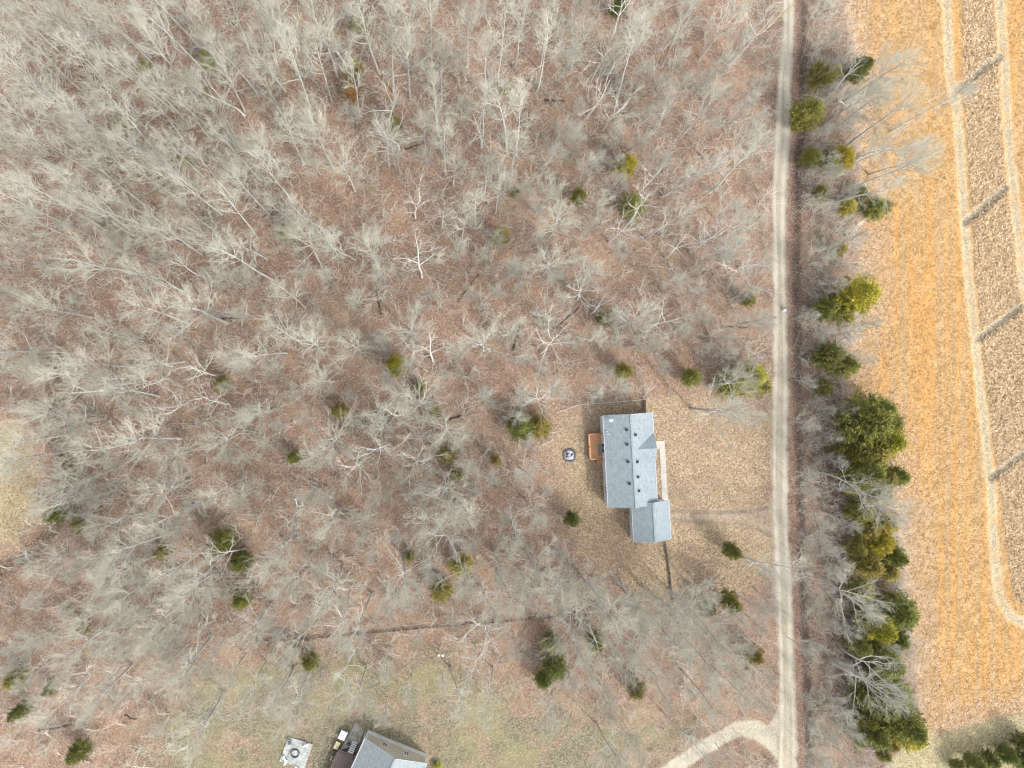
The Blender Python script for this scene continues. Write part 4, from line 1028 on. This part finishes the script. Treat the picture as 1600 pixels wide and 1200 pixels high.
hd_ = MB(); hd_.bar((.25,-.4,.5), (.25,-1.1,.7), .05, .05); hd_.bar((-.25,-.4,.5), (-.25,-1.1,.7), .05, .05); hd_.bar((-.25,-1.1,.7), (.25,-1.1,.7), .05, .05); hd_.build('handle', M['white'], mw)
for sx in (-.33, .33):
    wv_ = MB().cyl((0,0), .2, .2, -.04, .04, 14).build('wheel', M['dark'], mw, loc=(sx, .15, .2), rot=(0, R(90), 0))
# fire ring on a square pad
pd = thing('stone_patio', 'pale square stone patio in the rough lawn', 'patio', place(463, 1176), R(-20)); 
xs = [-2.05, -1.02, .0, 1.02, 2.05]
for i in range(4):
    for j in range(4):
        z = .12 + rnd.uniform(-.012, .012)
        MB().box(xs[i]+.015, xs[i+1]-.015, xs[j]+.015, xs[j+1]-.015, -.25, z).build('slab', M['pad'], pd)
fx, fy = P(461.5, 1176.5, .1); fr = thing('fire_ring', 'dark steel fire ring on the pale stone patio', 'fire ring', (fx, fy, gz(*P(463,1176))+.135))
MB().lathe((0,0,0), [(.62,0),(.66,.0),(.66,.3),(.60,.3),(.60,.02)], 20).build('ring', M['rust'], fr)
MB().lathe((0,0,0), [(.58,.03),(.3,.10),(.0,.12)], 16).build('ash_bed', M['ash'], fr)
pl = thing('round_planter', 'round dark planter at the corner of the pale stone patio', 'planter', (*P(453, 1158, .1), .12))
MB().lathe((0,0,0), [(.0,0),(.30,0),(.40,.42),(.36,.42),(.33,.34),(.0,.34)], 16).build('pot', M['stone'], pl)
for i in range(5):
    a = i*1.256; MB().rock((.16*math.cos(a), .16*math.sin(a), .36), .08).build('soil_lump', M['charcoal'], pl)
for px, py, ang in ((445,1184,-70), (465,1199,-40), (447,1190,60), (478,1164,20)):
    st = thing('white_block_seat', 'small white block seat at the edge of the pale stone patio', 'seat', place(px, py, .12), R(ang), 'white block seats around the stone patio')
    MB().box(-.42,.42,-.14,.14,.30,.38).build('seat_slab', M['white'], st)
    for sx in (-.3,.3): MB().box(sx-.08,sx+.08,-.11,.11,0,.30).build('leg', M['white'], st)

# ------------------------------------------------------------------ small things in the woods and on the road
bf = thing('wooden_box', 'white open-ended box without a lid on leaf litter in woods', 'box', place(468.5, 784), R(10))
MB().box(-.52,-.38,-.7,.7,.3,.42).build('side_rail', M['white'], bf); MB().box(.38,.52,-.7,.7,.3,.42).build('side_rail', M['white'], bf)
MB().box(-.38,.38,-.7,-.56,.3,.42).build('end_rail', M['white'], bf)
for sx in (-.45,.45):
    for sy in (-.63,.6): MB().box(sx-.05,sx+.05,sy-.05,sy+.05,-.02,.30).build('leg', M['white'], bf)
for px, py in ((454.5,843),(466.5,840)):
    bk = thing('white_bucket', 'white open bucket standing on leaf litter in the woods', 'bucket', place(px, py), 0, 'white buckets in the woods')
    MB().lathe((0,0,0), [(.0,0),(.16,0),(.21,.38),(.19,.38),(.15,.03),(.0,.03)], 14).build('body', M['white'], bk)
    MB().lathe((0,0,.38), [(.205,-.02),(.235,-.02),(.235,.01),(.19,.01)], 14).build('rim', M['white'], bk)
for px, py in ((685.5,1021),(691.5,1021)):
    lp = thing('white_lantern', 'bright white lantern on a short stake in the rough lawn', 'lantern', place(px, py), 0, 'pair of white lanterns')
    MB().cyl((0,0), .03, .03, -.1, .7, 8).build('stake', M['steel'], lp)
    MB().lathe((0,0,.7), [(.0,0),(.17,.02),(.22,.16),(.15,.30),(.0,.33)], 14).build('globe', M['white'], lp)
rb = thing('road_barrier', 'small white and blue barrier standing on the gravel road', 'barrier', place(1224.5, 484.5), R(2))
MB().box(-.55,.55,.28,.36,.55,.72).build('blue_board', M['blue'], rb)
MB().hexa([(-.38,-.28,0),(.38,-.28,0),(.38,.22,0),(-.38,.22,0)], [(-.22,-.14,.55),(.22,-.14,.55),(.22,.1,.55),(-.22,.1,.55)]).build('base', M['white'], rb)
for sx in (-.5,.5): MB().box(sx-.03,sx+.03,.26,.275,-.03,.72).build('post', M['blue'], rb)
# leaning dead pole over the road at the far end
a, b_ = P(1200, 40, 1.0), P(1244, 4, 4.5); oz = gz(*a)
v, f = tubes([([Vector((-.9*(b_[0]-a[0])*.28, -.9*(b_[1]-a[1])*.28, -.1)), Vector((0,0,1.0-oz)), Vector(((b_[0]-a[0])*.5,(b_[1]-a[1])*.5,2.8)), Vector((b_[0]-a[0], b_[1]-a[1], 4.5))], [.11,.10,.08,.05], 8)])
o = link('leaning_pole', smooth(mesh_np('leaning_pole', v, [f])), simple('yellow_wood', (.42,.31,.13), .8, .2), loc=(a[0], a[1], oz))
tag(o, 'thin yellowish dead trunk leaning over the gravel road', 'pole')
